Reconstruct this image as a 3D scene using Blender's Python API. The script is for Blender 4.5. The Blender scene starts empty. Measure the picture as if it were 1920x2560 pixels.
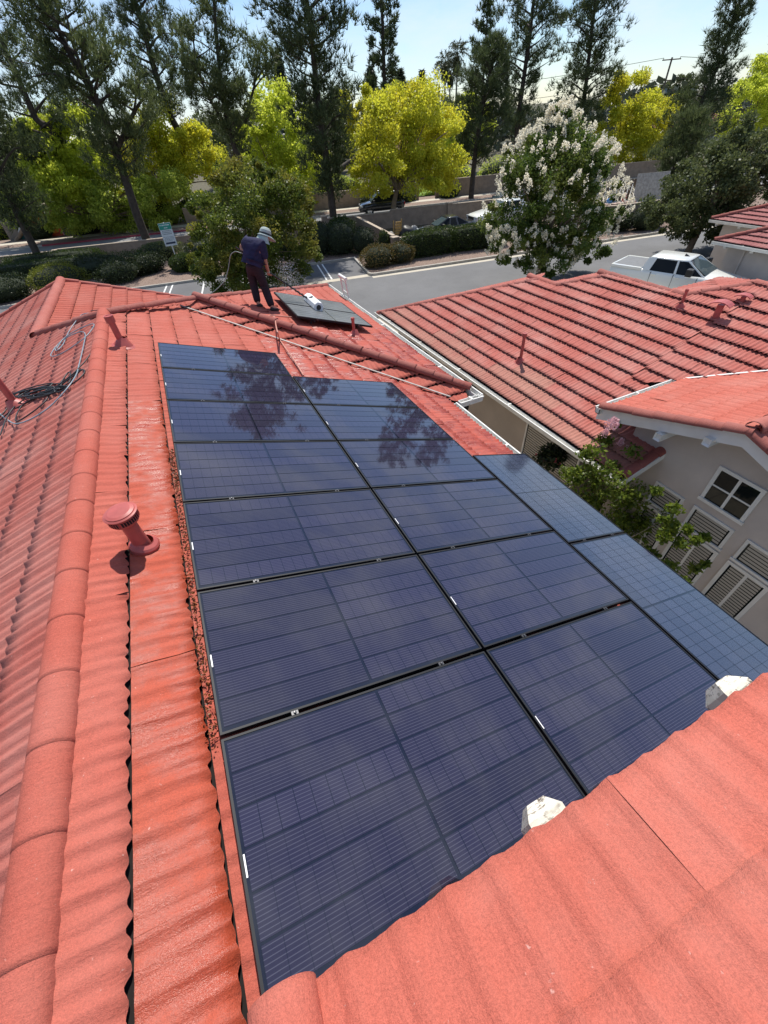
import bpy, bmesh, math, random
import numpy as np
from mathutils import Vector, Matrix
from mathutils.bvhtree import BVHTree

rnd = random.Random(7)
nr = np.random.RandomState(7)
SC = bpy.context.scene
COL = SC.collection
PI = math.pi

# ------------------------------------------------------------------ camera, sky, sun, exposure
# The lens sits at the world origin; X runs down the panel slope, Y along the main ridge, Z is up.
M = np.array([[0.90302, -0.33795, 0.26507], [-0.42476, -0.61344, 0.66579], [-0.06240, -0.71380, -0.69756]])
FPX = 1013.95
cd = bpy.data.cameras.new('camera'); cam = bpy.data.objects.new('camera', cd); COL.objects.link(cam)
Rb = M @ np.diag([1, -1, -1])
cam.matrix_world = Matrix([list(Rb[i]) + [0.0] for i in range(3)] + [[0, 0, 0, 1]])
cd.sensor_fit = 'HORIZONTAL'; cd.sensor_width = 36.0; cd.lens = 36.0 * FPX / 1920.0
cd.clip_start = 0.05; cd.clip_end = 6000
SC.camera = cam
SUN = Vector((0.26, 0.46, 0.849)).normalized()
W = bpy.data.worlds.new('World'); SC.world = W; W.use_nodes = True
wn, wl = W.node_tree.nodes, W.node_tree.links
wn.clear()
sky = wn.new('ShaderNodeTexSky'); sky.sky_type = 'NISHITA'; sky.sun_disc = False
sky.sun_elevation = math.asin(SUN.z); sky.sun_rotation = math.atan2(SUN.x, SUN.y)
sky.air_density = 1.0; sky.dust_density = .15; sky.ozone_density = 3.2
wtc = wn.new('ShaderNodeTexCoord'); wmp = wn.new('ShaderNodeMapping')
wmp.inputs['Rotation'].default_value = (0.0, 0.0, 0.5); wmp.inputs['Scale'].default_value = (1.1, 3.4, 6.0)
wl.new(wtc.outputs['Generated'], wmp.inputs['Vector'])
wno = wn.new('ShaderNodeTexNoise'); wno.inputs['Scale'].default_value = 1.7; wno.inputs['Detail'].default_value = 7; wno.inputs['Roughness'].default_value = .62
wl.new(wmp.outputs[0], wno.inputs['Vector'])
wra = wn.new('ShaderNodeMapRange'); wra.inputs['From Min'].default_value = .43; wra.inputs['From Max'].default_value = .70
wra.inputs['To Min'].default_value = 0; wra.inputs['To Max'].default_value = .75
wl.new(wno.outputs['Fac'], wra.inputs['Value'])
wmx = wn.new('ShaderNodeMix'); wmx.data_type = 'RGBA'
wl.new(wra.outputs[0], wmx.inputs['Factor']); wl.new(sky.outputs[0], wmx.inputs[6]); wmx.inputs[7].default_value = (7.4, 7.8, 8.0, 1)
bg = wn.new('ShaderNodeBackground'); bg.inputs['Strength'].default_value = 0.094
wti = wn.new('ShaderNodeMix'); wti.data_type = 'RGBA'; wti.blend_type = 'MULTIPLY'; wti.inputs['Factor'].default_value = 1.0; wti.inputs[7].default_value = (.94, 1.0, 1.10, 1)
wl.new(wmx.outputs[2], wti.inputs[6]); wl.new(wti.outputs[2], bg.inputs['Color'])
wo = wn.new('ShaderNodeOutputWorld'); wl.new(bg.outputs[0], wo.inputs[0])
sl = bpy.data.lights.new('sun', 'SUN'); sl.energy = 4.3; sl.angle = math.radians(0.5); sl.color = (1.0, 0.95, 0.87)
so = bpy.data.objects.new('sun', sl); COL.objects.link(so)
so.rotation_euler = SUN.to_track_quat('Z', 'Y').to_euler(); so.location = (20, 30, 60)
SC.view_settings.view_transform = 'Standard'; SC.view_settings.look = 'None'
SC.view_settings.exposure = 0.38; SC.view_settings.gamma = 1.0; SC.view_settings.use_curve_mapping = False
SC.render.engine = 'CYCLES'
SC.cycles.max_bounces = 6; SC.cycles.transparent_max_bounces = 8; SC.cycles.use_denoising = True

ZG = -7.5
# survey helpers: where a line of sight of the survey photograph meets a level, or a plane at distance Y
def ray(u, v): return M @ np.array([(u - 960) / FPX, (v - 1280) / FPX, 1.0])
def G(u, v, z=ZG):
    r = ray(u, v); return Vector(r * z / r[2])
def at(u, v, Y):
    r = ray(u, v); return Vector(r * Y / r[1])
def on_plane(u, v, p, n):
    r = ray(u, v); p = np.array(p); n = np.array(n); return Vector(r * (p @ n) / (r @ n))

# ------------------------------------------------------------------ objects
def V(*a): return Vector(a)
def obj(name, me, mat=None, parent=None, loc=None, mw=None):
    o = bpy.data.objects.new(name, me); COL.objects.link(o)
    if mat is not None and me is not None:
        if not me.materials: me.materials.append(mat)
        elif me.materials[0] is not mat:
            o.material_slots[0].link = 'OBJECT'; o.material_slots[0].material = mat
    if mw is not None: o.matrix_world = mw
    elif loc is not None: o.location = loc
    if parent is not None:
        o.parent = parent
        o.matrix_parent_inverse = wm(parent).inverted()
    return o
def wm(o):
    return (wm(o.parent) @ o.matrix_parent_inverse @ o.matrix_basis) if o.parent else o.matrix_basis.copy()
def thing(name, label, cat, loc=(0, 0, 0), group=None):
    o = bpy.data.objects.new(name, None); COL.objects.link(o); o.location = loc
    o.empty_display_size = .2
    return tag(o, label, cat, group)
def tag(o, label, cat, group=None):
    o['label'] = label; o['category'] = cat
    if group: o['group'] = group
    return o
def structure(o): o['kind'] = 'structure'; return o
def stuff(o): o['kind'] = 'stuff'; return o

def mesh_np(name, verts, faces, smooth=False):
    """faces: (n,3) or (n,4) array, or list of lists"""
    me = bpy.data.meshes.new(name)
    if isinstance(faces, np.ndarray):
        verts = np.asarray(verts, dtype=np.float32)
        n, k = faces.shape
        me.vertices.add(len(verts)); me.vertices.foreach_set('co', verts.ravel())
        me.loops.add(n * k); me.loops.foreach_set('vertex_index', faces.astype(np.int32).ravel())
        me.polygons.add(n); me.polygons.foreach_set('loop_start', np.arange(0, n * k, k, dtype=np.int32))
        try: me.polygons.foreach_set('loop_total', np.full(n, k, dtype=np.int32))
        except Exception: pass
        me.update(calc_edges=True); me.validate()
    else:
        me.from_pydata([tuple(v) for v in verts], [], [tuple(f) for f in faces]); me.update()
    if smooth: me.polygons.foreach_set('use_smooth', [True] * len(me.polygons))
    return me

class MB:
    """collects simple shapes into one mesh"""
    def __init__(s): s.v = []; s.f = []; s.sm = []
    def add(s, vs, fs, smooth=False):
        b = len(s.v); s.v += [tuple(v) for v in vs]; s.f += [tuple(b + i for i in f) for f in fs]; s.sm += [smooth] * len(fs); return s
    def box(s, lo, hi, mat=None):
        x0, y0, z0 = lo; x1, y1, z1 = hi
        vs = [V(x0, y0, z0), V(x1, y0, z0), V(x1, y1, z0), V(x0, y1, z0), V(x0, y0, z1), V(x1, y0, z1), V(x1, y1, z1), V(x0, y1, z1)]
        if mat is not None: vs = [mat @ v for v in vs]
        return s.add(vs, [(0, 3, 2, 1), (4, 5, 6, 7), (0, 1, 5, 4), (1, 2, 6, 5), (2, 3, 7, 6), (3, 0, 4, 7)])
    def tube(s, pts, rad, n=8, caps=True):
        pts = [Vector(p) for p in pts]; m = len(pts)
        if not hasattr(rad, '__len__'): rad = [rad] * m
        t = (pts[1] - pts[0]).normalized(); a = t.orthogonal().normalized(); vs = []
        for i, p in enumerate(pts):
            t = ((pts[min(i + 1, m - 1)] - pts[max(i - 1, 0)])).normalized()
            a = (a - t * a.dot(t)); a = a.normalized() if a.length > 1e-6 else t.orthogonal().normalized(); b = t.cross(a)
            for k in range(n):
                w = 2 * PI * k / n; vs.append(p + (a * math.cos(w) + b * math.sin(w)) * rad[i])
        fs = [(i * n + k, i * n + (k + 1) % n, (i + 1) * n + (k + 1) % n, (i + 1) * n + k) for i in range(m - 1) for k in range(n)]
        s.add(vs, fs, True)
        if caps: s.add(vs[:n], [tuple(range(n))[::-1]]); s.add(vs[-n:], [tuple(range(n))])
        return s
    def lathe(s, prof, n=24, mat=None, axis=None):
        """prof list of (r,z)"""
        vs = [V(r * math.cos(2 * PI * k / n), r * math.sin(2 * PI * k / n), z) for r, z in prof for k in range(n)]
        if mat is not None: vs = [mat @ v for v in vs]
        m = len(prof)
        for i in range(m - 1):
            base = vs[i * n:(i + 2) * n]
            s.add(base, [(k, (k + 1) % n, n + (k + 1) % n, n + k) for k in range(n)], True)
        return s
    def poly(s, pts): return s.add(pts, [tuple(range(len(pts)))])
    def prism(s, pts, d):
        """polygon pts extruded by vector d"""
        d = Vector(d); n = len(pts); a = [Vector(p) for p in pts]; b = [p + d for p in a]
        return s.add(a + b, [tuple(range(n))[::-1], tuple(range(n, 2 * n))] + [(i, (i + 1) % n, n + (i + 1) % n, n + i) for i in range(n)])
    def mesh(s, name):
        me = bpy.data.meshes.new(name); me.from_pydata(s.v, [], s.f); me.update()
        me.polygons.foreach_set('use_smooth', s.sm)
        return me
    def build(s, name, mat, parent=None, bevel=0): 
        me = s.mesh(name)
        if bevel:
            bm = bmesh.new(); bm.from_mesh(me); bmesh.ops.remove_doubles(bm, verts=bm.verts, dist=1e-5)
            bmesh.ops.bevel(bm, geom=[e for e in bm.edges if len(e.link_faces) == 2 and e.calc_face_angle(0) > .5], offset=bevel, segments=2, affect='EDGES', profile=.6)
            bm.to_mesh(me); bm.free()
        return obj(name, me, mat, parent)

def sm(pts, n=6, closed=False):
    """Catmull-Rom through the points"""
    P = [Vector(p) for p in pts]; out = []
    m = len(P)
    for i in range(m - 1):
        a, b, c, d = P[max(i - 1, 0)], P[i], P[i + 1], P[min(i + 2, m - 1)]
        for k in range(n):
            t = k / n; out.append(.5 * ((2 * b) + (c - a) * t + (2 * a - 5 * b + 4 * c - d) * t * t + (3 * b - a - 3 * c + d) * t ** 3))
    out.append(P[-1]); return out

# ------------------------------------------------------------------ materials
class NT:
    def __init__(s, name):
        s.m = bpy.data.materials.new(name); s.m.use_nodes = True; s.t = s.m.node_tree; s.n = s.t.nodes; s.l = s.t.links
        s.b = s.n['Principled BSDF']; s.out = s.n['Material Output']
        s.pos = s.n.new('ShaderNodeNewGeometry')
    def noise(s, scale, detail=4, rough=.55, vec=None, stretch=None):
        n = s.n.new('ShaderNodeTexNoise'); n.inputs['Scale'].default_value = scale; n.inputs['Detail'].default_value = detail; n.inputs['Roughness'].default_value = rough
        v = vec or s.pos.outputs['Position']
        if stretch:
            mp = s.n.new('ShaderNodeMapping'); mp.inputs['Scale'].default_value = stretch; s.l.new(v, mp.inputs['Vector']); v = mp.outputs[0]
        s.l.new(v, n.inputs['Vector']); return n.outputs['Fac']
    def rng(s, x, a, b, c=0, d=1):
        m = s.n.new('ShaderNodeMapRange'); s.l.new(x, m.inputs['Value'])
        for k, q in zip(('From Min', 'From Max', 'To Min', 'To Max'), (a, b, c, d)): m.inputs[k].default_value = q
        return m.outputs[0]
    def mix(s, f, a, b, mode='MIX'):
        m = s.n.new('ShaderNodeMix'); m.data_type = 'RGBA'; m.blend_type = mode
        if hasattr(f, 'node'): s.l.new(f, m.inputs['Factor'])
        else: m.inputs['Factor'].default_value = f
        for q, i in ((a, 6), (b, 7)):
            if hasattr(q, 'node'): s.l.new(q, m.inputs[i])
            else: m.inputs[i].default_value = (*q[:3], 1)
        return m.outputs[2]
    def math(s, op, a, b=0.0):
        m = s.n.new('ShaderNodeMath'); m.operation = op
        for q, i in ((a, 0), (b, 1)):
            if hasattr(q, 'node'): s.l.new(q, m.inputs[i])
            else: m.inputs[i].default_value = q
        return m.outputs[0]
    def bump(s, h, strength=.3, dist=.01):
        b = s.n.new('ShaderNodeBump'); b.inputs['Strength'].default_value = strength; b.inputs['Distance'].default_value = dist
        s.l.new(h, b.inputs['Height']); s.l.new(b.outputs[0], s.b.inputs['Normal']); return b
    def set(s, col=None, rough=None, metal=None, spec=None):
        for k, q in (('Base Color', col), ('Roughness', rough), ('Metallic', metal), ('Specular IOR Level', spec)):
            if q is None: continue
            if hasattr(q, 'node'): s.l.new(q, s.b.inputs[k])
            elif k == 'Base Color': s.b.inputs[k].default_value = (*q[:3], 1)
            else: s.b.inputs[k].default_value = q
        return s
def plain(name, col, rough=.6, metal=0, spec=.5, var=.12, scale=6, bump=0):
    t = NT(name); a = [max(0, c * (1 - var)) for c in col]; b = [min(1, c * (1 + var)) for c in col]
    t.set(t.mix(t.rng(t.noise(scale), .3, .7), a, b), rough, metal, spec)
    if bump: t.bump(t.noise(scale * 20, 3), bump, .004)
    return t.m

def roof_mat(name, base, grain=.24, dirt=.42, wet=0.0, dust=(.62, .40, .34), dustamt=.25, crease=(.5, 2.2, .5)):
    t = NT(name)
    g = t.noise(300, 2, .6)
    g2 = t.noise(120, 3, .7); gg = t.math('ADD', t.math('MULTIPLY', g, .5), t.math('MULTIPLY', g2, .5)); c = t.mix(t.rng(gg, .38, .62), [x * (1 - grain) for x in base], [min(1, x * (1 + grain)) for x in base])
    big = t.noise(1.3, 5, .6); c = t.mix(t.rng(big, .42, .72, 0, dustamt), c, dust)
    oi = t.n.new('ShaderNodeObjectInfo')
    c = t.mix(t.rng(oi.outputs['Random'], 0, 1, 0, .16), c, [x * .62 for x in base])
    st = t.noise(5.5, 6, .7); c = t.mix(t.rng(st, .60, .74, 0, dirt), c, [x * .52 for x in base])
    sp = t.noise(38, 3, .6); c = t.mix(t.rng(sp, .70, .76, 0, .35), c, (.78, .62, .55))
    t.set(c, .82, 0, .35)
    if wet:
        w = t.rng(t.noise(3.2, 4, .6), .40, .56, 0, 1)
        c2 = t.mix(t.math('MULTIPLY', w, .45 * wet), c, [x * .45 for x in base]); t.set(c2)
        t.set(rough=t.rng(w, 0, 1, .8, .26))
        t.b.inputs['Specular IOR Level'].default_value = .5
    cr = t.noise(9, 4, .62, stretch=crease)
    b2 = t.n.new('ShaderNodeBump'); b2.inputs['Strength'].default_value = .45; b2.inputs['Distance'].default_value = .02; t.l.new(cr, b2.inputs['Height'])
    b1_ = t.bump(gg, .55, .008); t.l.new(b2.outputs[0], b1_.inputs['Normal'])
    return t.m
MAT = {}
MAT['roof'] = roof_mat('red stone chip roofing', (.43, .096, .064), dustamt=.12)
MAT['roof_left'] = roof_mat('pinkish red roofing', (.40, .108, .082), dustamt=.32, dirt=.5)
MAT['roof_wet'] = roof_mat('wet red roofing', (.42, .070, .042), wet=1.0, dustamt=.08)
MAT['roof_damp'] = roof_mat('damp orange red roofing', (.43, .074, .036), wet=.5, dustamt=.08)
MAT['roof_top'] = roof_mat('coral red roofing', (.48, .120, .082), dustamt=.2, dirt=.25, crease=(2.2, .5, .5))
MAT['roof_next'] = roof_mat('faded red roofing', (.41, .112, .086), dustamt=.32, dirt=.45)
MAT['roof_next_eave'] = roof_mat('sun bleached red roofing', (0.396, 0.152, 0.115), dustamt=.4, dust=(.48, .30, .22), dirt=.5)
MAT['roof_far'] = roof_mat('dull plum red roofing', (.31, .105, .098), dustamt=.2)
MAT['cap'] = roof_mat('red ridge tile', (0.387, 0.110, 0.083), dustamt=.12)
MAT['cap_dark'] = roof_mat('brown red ridge tile', (.30, .085, .066), dustamt=.10, dirt=.5)
MAT['vent'] = plain('red painted metal', (.43, .095, .08), .45, var=.15, scale=9)
MAT['stucco'] = plain('grey beige stucco', (.44, .375, .315), .9, var=.10, scale=1.2, bump=.5)
MAT['stucco_pink'] = plain('pinkish beige stucco', (.54, .475, .43), .9, var=.10, scale=1.5, bump=.5)
MAT['white'] = plain('white painted wood', (.74, .72, .68), .55, var=.06, scale=4)
MAT['gutter'] = plain('white painted gutter', (.72, .71, .67), .4, var=.10, scale=5)
MAT['flash'] = plain('weathered flashing', (.36, .32, .29), .6, var=.3, scale=7)
MAT['dark'] = plain('black void paint', (.012, .010, .010), .9)
MAT['under'] = plain('felt with gap shade', (.010, .006, .005), .95)  # felt blackened so the gaps between tile sheets look deep in shade
MAT['black_metal'] = plain('black anodised frame', (.012, .013, .016), .55, 0, .3)
MAT['steel'] = plain('bright steel', (.62, .62, .62), .25, 1)
MAT['asphalt'] = None

def peeling():
    t = NT('weathered white paint'); n = t.noise(60, 5, .7, stretch=(.35, 1, 1)); c = t.mix(t.rng(n, .52, .58), (.72, .68, .58), (.13, .10, .075))
    t.set(t.mix(t.rng(t.noise(9, 3), .40, .52), (.62, .58, .48), c), .7); t.bump(n, .3, .002); return t.m
MAT['beam'] = peeling()

def cell_mat(name, line=.5, c1=(.019, .016, .032), c2=(.027, .023, .048)):
    """dark cells under glass with fine wires along the string; object coordinates, metres"""
    t = NT(name)
    tc = t.n.new('ShaderNodeTexCoord'); sx = t.n.new('ShaderNodeSeparateXYZ'); t.l.new(tc.outputs['Object'], sx.inputs[0])
    x, y = sx.outputs[0], sx.outputs[1]
    fy = t.math('FRACT', t.math('MULTIPLY', y, 1 / .0167))
    wire = t.rng(t.math('ABSOLUTE', t.math('SUBTRACT', fy, .5)), .06, .12, 1, 0)
    fx = t.math('FRACT', t.math('ADD', t.math('MULTIPLY', x, 1 / .0868), .5))
    gap = t.rng(t.math('ABSOLUTE', t.math('SUBTRACT', fx, .5)), .012, .03, 1, 0)
    oi = t.n.new('ShaderNodeObjectInfo')
    c = t.mix(oi.outputs['Random'], c1, c2)
    c = t.mix(t.math('MULTIPLY', wire, line * .36), c, (.26, .27, .34))
    vis = t.rng(oi.outputs['Random'], .35, .65, .2, .95)
    c = t.mix(t.math('MULTIPLY', gap, vis), c, (.006, .007, .016))
    t.set(c, .10, 0, .5)
    t.b.inputs['IOR'].default_value = 1.75
    dust = t.noise(1.2, 2); t.set(rough=t.rng(dust, .3, .7, .015, .04))
    return t.m
MAT['cell'] = cell_mat('blue black solar cells')
t_ = NT('black backsheet under glass'); t_.set((.008, .009, .018), .03); t_.b.inputs['IOR'].default_value = 1.75; MAT['sheet'] = t_.m
def cell2_mat():
    t = NT('square grid solar cells'); tc = t.n.new('ShaderNodeTexCoord'); sx = t.n.new('ShaderNodeSeparateXYZ'); t.l.new(tc.outputs['Object'], sx.inputs[0])
    fy = t.math('FRACT', t.math('MULTIPLY', sx.outputs[0], 1 / .091))
    gy = t.rng(t.math('ABSOLUTE', t.math('SUBTRACT', fy, .5)), .44, .47, 0, 1)
    fx = t.math('FRACT', t.math('MULTIPLY', sx.outputs[1], 1 / .0135))
    gx = t.rng(t.math('ABSOLUTE', t.math('SUBTRACT', fx, .5)), .06, .12, 1, 0)
    oi = t.n.new('ShaderNodeObjectInfo')
    c = t.mix(oi.outputs['Random'], (.020, .024, .050), (.030, .034, .066)); c = t.mix(t.math('MULTIPLY', gx, .22), c, (.3, .31, .35)); c = t.mix(t.math('MULTIPLY', gy, .8), c, (.006, .008, .018))
    t.set(c, rough=t.rng(t.noise(3, 4), .3, .7, .07, .2)); return t.m
MAT['cell2'] = cell2_mat()
t_ = NT('label white'); t_.set((.85, .85, .85), .4); MAT['label'] = t_.m

def leaf_mat(name, a, b, trans=.35, rough=.5, c=None):
    t = NT(name); r = t.pos.outputs['Random Per Island']
    col = t.mix(r, a, b)
    if c is not None: col = t.mix(t.rng(t.noise(.55, 3), .48, .62), col, c)
    t.set(col, rough, 0, .35)
    tr = t.n.new('ShaderNodeBsdfTranslucent'); t.l.new(col, tr.inputs['Color'])
    mx = t.n.new('ShaderNodeMixShader'); mx.inputs[0].default_value = trans
    t.l.new(t.b.outputs[0], mx.inputs[1]); t.l.new(tr.outputs[0], mx.inputs[2]); t.l.new(mx.outputs[0], t.out.inputs[0])
    return t.m
MAT['pine'] = leaf_mat('pine needles', (.045, .066, .026), (.12, .15, .055), .36)  # one warm brown tone with slight random variation
MAT['pine_l'] = leaf_mat('pine needles painted lit', (.066, .092, .034), (.16, .19, .068), .40)  # brighter copy of the pine needles, lit look put into the colour
MAT['pine_far'] = leaf_mat('far conifer needles', (.05, .065, .045), (.085, .10, .06), .2)
MAT['yellow'] = leaf_mat('yellow green leaves', (.42, .46, .035), (.70, .67, .06), .62, c=(.62, .57, .04))
MAT['lime'] = leaf_mat('lime green leaves', (.46, .54, .06), (.70, .74, .09), .70)
MAT['olive'] = leaf_mat('olive green leaves', (.30, .38, .06), (.52, .58, .09), .65)
MAT['autumn'] = leaf_mat('green and bronze leaves', (.065, .105, .018), (.20, .24, .035), .45, c=(.24, .22, .035))
MAT['crape'] = leaf_mat('glossy green leaves', (.055, .10, .020), (.15, .21, .035), .45, c=(.19, .22, .04))
MAT['dusk'] = leaf_mat('dark olive leaves', (.07, .09, .034), (.15, .175, .06), .4)
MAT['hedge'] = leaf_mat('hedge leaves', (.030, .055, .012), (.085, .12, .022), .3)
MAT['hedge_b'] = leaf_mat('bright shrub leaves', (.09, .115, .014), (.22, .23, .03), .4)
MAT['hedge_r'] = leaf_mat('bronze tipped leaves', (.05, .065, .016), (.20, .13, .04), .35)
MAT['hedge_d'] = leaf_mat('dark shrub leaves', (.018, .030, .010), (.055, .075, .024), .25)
MAT['myrtle'] = leaf_mat('fresh green leaves', (.07, .12, .015), (.20, .25, .03), .45)
MAT['palm'] = leaf_mat('palm fronds', (.06, .07, .03), (.12, .12, .05), .2)
MAT['petal'] = leaf_mat('white petals', (.86, .80, .64), (.92, .88, .75), .5)
MAT['pink'] = leaf_mat('pink petals', (.62, .32, .36), (.80, .52, .54), .35)
MAT['bark'] = plain('dark pine bark', (.06, .045, .034), .9, var=.4, scale=5, bump=.6)
MAT['bark_l'] = plain('tan smooth bark', (.21, .15, .10), .85, var=.25, scale=4, bump=.3)
MAT['bark_g'] = plain('grey bark', (.22, .19, .155), .85, var=.3, scale=4, bump=.3)

def asphalt(name, c):
    t = NT(name); a = t.noise(90, 3, .7); b = t.noise(.35, 5, .6, stretch=(1, 1.0, 1)); cr = t.noise(.9, 6, .75)
    col = t.mix(t.rng(b, .35, .65), [x * .88 for x in c], [x * 1.12 for x in c]); col = t.mix(t.rng(a, .3, .7, 0, .35), col, [x * .6 for x in c])
    k = t.rng(t.math('ABSOLUTE', t.math('SUBTRACT', cr, .5)), 0, .006, .45, 0); col = t.mix(k, col, [x * .35 for x in c])
    t.set(col, .9); t.bump(a, .3, .004); return t.m
MAT['asphalt'] = asphalt('aged asphalt', (.155, .155, .157))
MAT['asphalt2'] = asphalt('light asphalt', (.235, .235, .235))
MAT['asphalt3'] = asphalt('parking asphalt', (.135, .135, .14))
MAT['concrete'] = plain('warm concrete', (.50, .45, .36), .9, var=.10, scale=2, bump=.3)
MAT['kerb'] = plain('grey concrete kerb', (.42, .39, .34), .9, var=.15, scale=3, bump=.3)
MAT['redkerb'] = plain('red painted kerb', (.30, .035, .055), .7, var=.2, scale=3)
MAT['paint'] = plain('white road paint', (.74, .74, .72), .7, var=.12, scale=8)
def mulch(name, a, b, sc=14):
    t = NT(name); n = t.noise(sc, 4, .7); t.set(t.mix(t.rng(n, .35, .65), a, b), .95); t.bump(n, .8, .05); return t.m
MAT['mulch'] = mulch('brown gravel mulch', (.12, .075, .055), (.33, .24, .19))
MAT['soil'] = mulch('dry soil and litter', (.055, .052, .028), (.14, .12, .07), 3)
MAT['lawn'] = mulch('bright lawn', (.09, .16, .015), (.18, .28, .03), 9)
MAT['block'] = plain('tan block masonry', (.30, .225, .165), .92, var=.18, scale=2.5, bump=.5)
MAT['block_cap'] = plain('pale cap stone', (.42, .34, .26), .9, var=.12, scale=3, bump=.3)
# ------------------------------------------------------------------ roofs of pressed tile sheets
TW, TE, TO = 1.25, 0.37, 0.035          # sheet width, exposure, overlap
PER = TW / 7
def prof(u, h1=.0062, h2=.0074):
    t = 2 * PI * u / PER
    return h1 * np.cos(t) + h2 * np.cos(2 * t + .7) + .0016 * np.cos(5 * t + 2)
NSEG = 98
def tile_arrays(var, seed, lift=0.0, amp=1.0, front=.036, flare=1.25, gape=0, gbase=.004, cut=0, h=(.0062, .0074)):
    r = np.random.RandomState(seed)
    u = np.linspace(0, TW, NSEG + 1); vv = np.array([0.0, 0.0, .10, .24, TE + TO])
    ph = r.rand(8) * 6.28
    P = []
    for i, v in enumerate(vv):
        w = front * (1 - v / (TE + TO)) + .006 + amp * prof(u, *h) * (flare if i < 2 else 1.0)
        wob = var * (np.sin(u * 5.1 + ph[0]) * .5 + np.sin(u * 11.3 + ph[1] + v * 4) * .35 + np.sin(u * 23 + ph[2] + v * 9) * .2)
        w = w + wob * (1.15 - .5 * v / TE)
        edge = np.exp(-((TW - u) / .16)) if lift > 0 else 0
        w = w + abs(lift) * edge * math.sin(PI * min(1, (v + .06) / (TE + .08)))
        jag = var * .55 * np.sin(u * 17 + ph[3]) + var * .35 * np.sin(u * 41 + ph[4])
        dv = jag if i < 2 else 0
        if cut and i < 2: dv = jag + cut * np.clip(.42 + .42 * np.cos(2 * PI * u / (PER / 2) + ph[5] + .9 * np.sin(u * 13 + ph[6])) + .22 * np.sin(u * 29 + ph[4]), 0, 1.1) ** 1.4 * (.45 + .75 * (.5 + .5 * np.sin(u * 4.3 + ph[7])))
        if cut and i == 4: dv = -(TO + .006)
        if front < .003 and i == 4: dv = -(TO - .004)
        if gape and i < 3:
            z_ = .5 + .5 * np.cos(2 * PI * u / (PER / 2) + ph[5]); z_ = z_ ** 1.3 * (.55 + .6 * (.5 + .5 * np.sin(u * 3.7 + ph[6])))
            w = (w * .35 + gbase + gape * z_) if i < 2 else w * .6 + .4 * (gbase + gape * .6 * z_)
            if i == 0: w = w - .003
        elif i == 0: w = w - min(.010, front * .5)
        P.append(np.stack([u, np.full_like(u, v) + dv, w], 1))
    verts = np.concatenate(P); n = NSEG + 1; F = []
    for i in range(len(vv) - 1):
        for k in range(NSEG): F.append((i * n + k, i * n + k + 1, (i + 1) * n + k + 1, (i + 1) * n + k))
    # left and right edges folded down a little
    return verts, np.array(F)
def tile_set(key, var, lift, amp=1.0, front=.036, flare=1.25, gape=0, gbase=.004, cut=0, h=(.0062, .0074)):
    out = []
    for i in range(6):
        v, f = tile_arrays(var, 100 + i, lift * (0.022 if i in (1, 4) else 0), amp, front, flare, gape, gbase, cut, h)
        me = mesh_np('roof_tile', v, f, True); out.append((me, v, f))
    return out
TILES = {'rough': tile_set('r', .0095, 1, 0.55, .030, 1.0, .026, .006, .019), 'even': tile_set('e', .0028, .55), 'ribbed': tile_set('b', .0010, .10, 1.25, .0015, 1.0), 'broad': tile_set('u', .0024, .3, 1.0, .030, 1.1, h=(.0115, .0036)), 'stepped': tile_set('s', .0020, .4, 1.0, .046, 1.0, .026, .026)}

def clip_poly(poly, rect):
    """is rect inside / outside / across the convex ccw polygon (in u,v)"""
    inside = True; cuts = []
    for i in range(len(poly)):
        a, b = poly[i], poly[(i + 1) % len(poly)]
        nx, ny = -(b[1] - a[1]), b[0] - a[0]
        d = [(p[0] - a[0]) * nx + (p[1] - a[1]) * ny for p in rect]
        if max(d) <= 1e-6: return 'out', []
        if min(d) < -1e-6: cuts.append((a, (nx, ny))); inside = False
    return ('in', []) if inside else ('cut', cuts)

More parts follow.
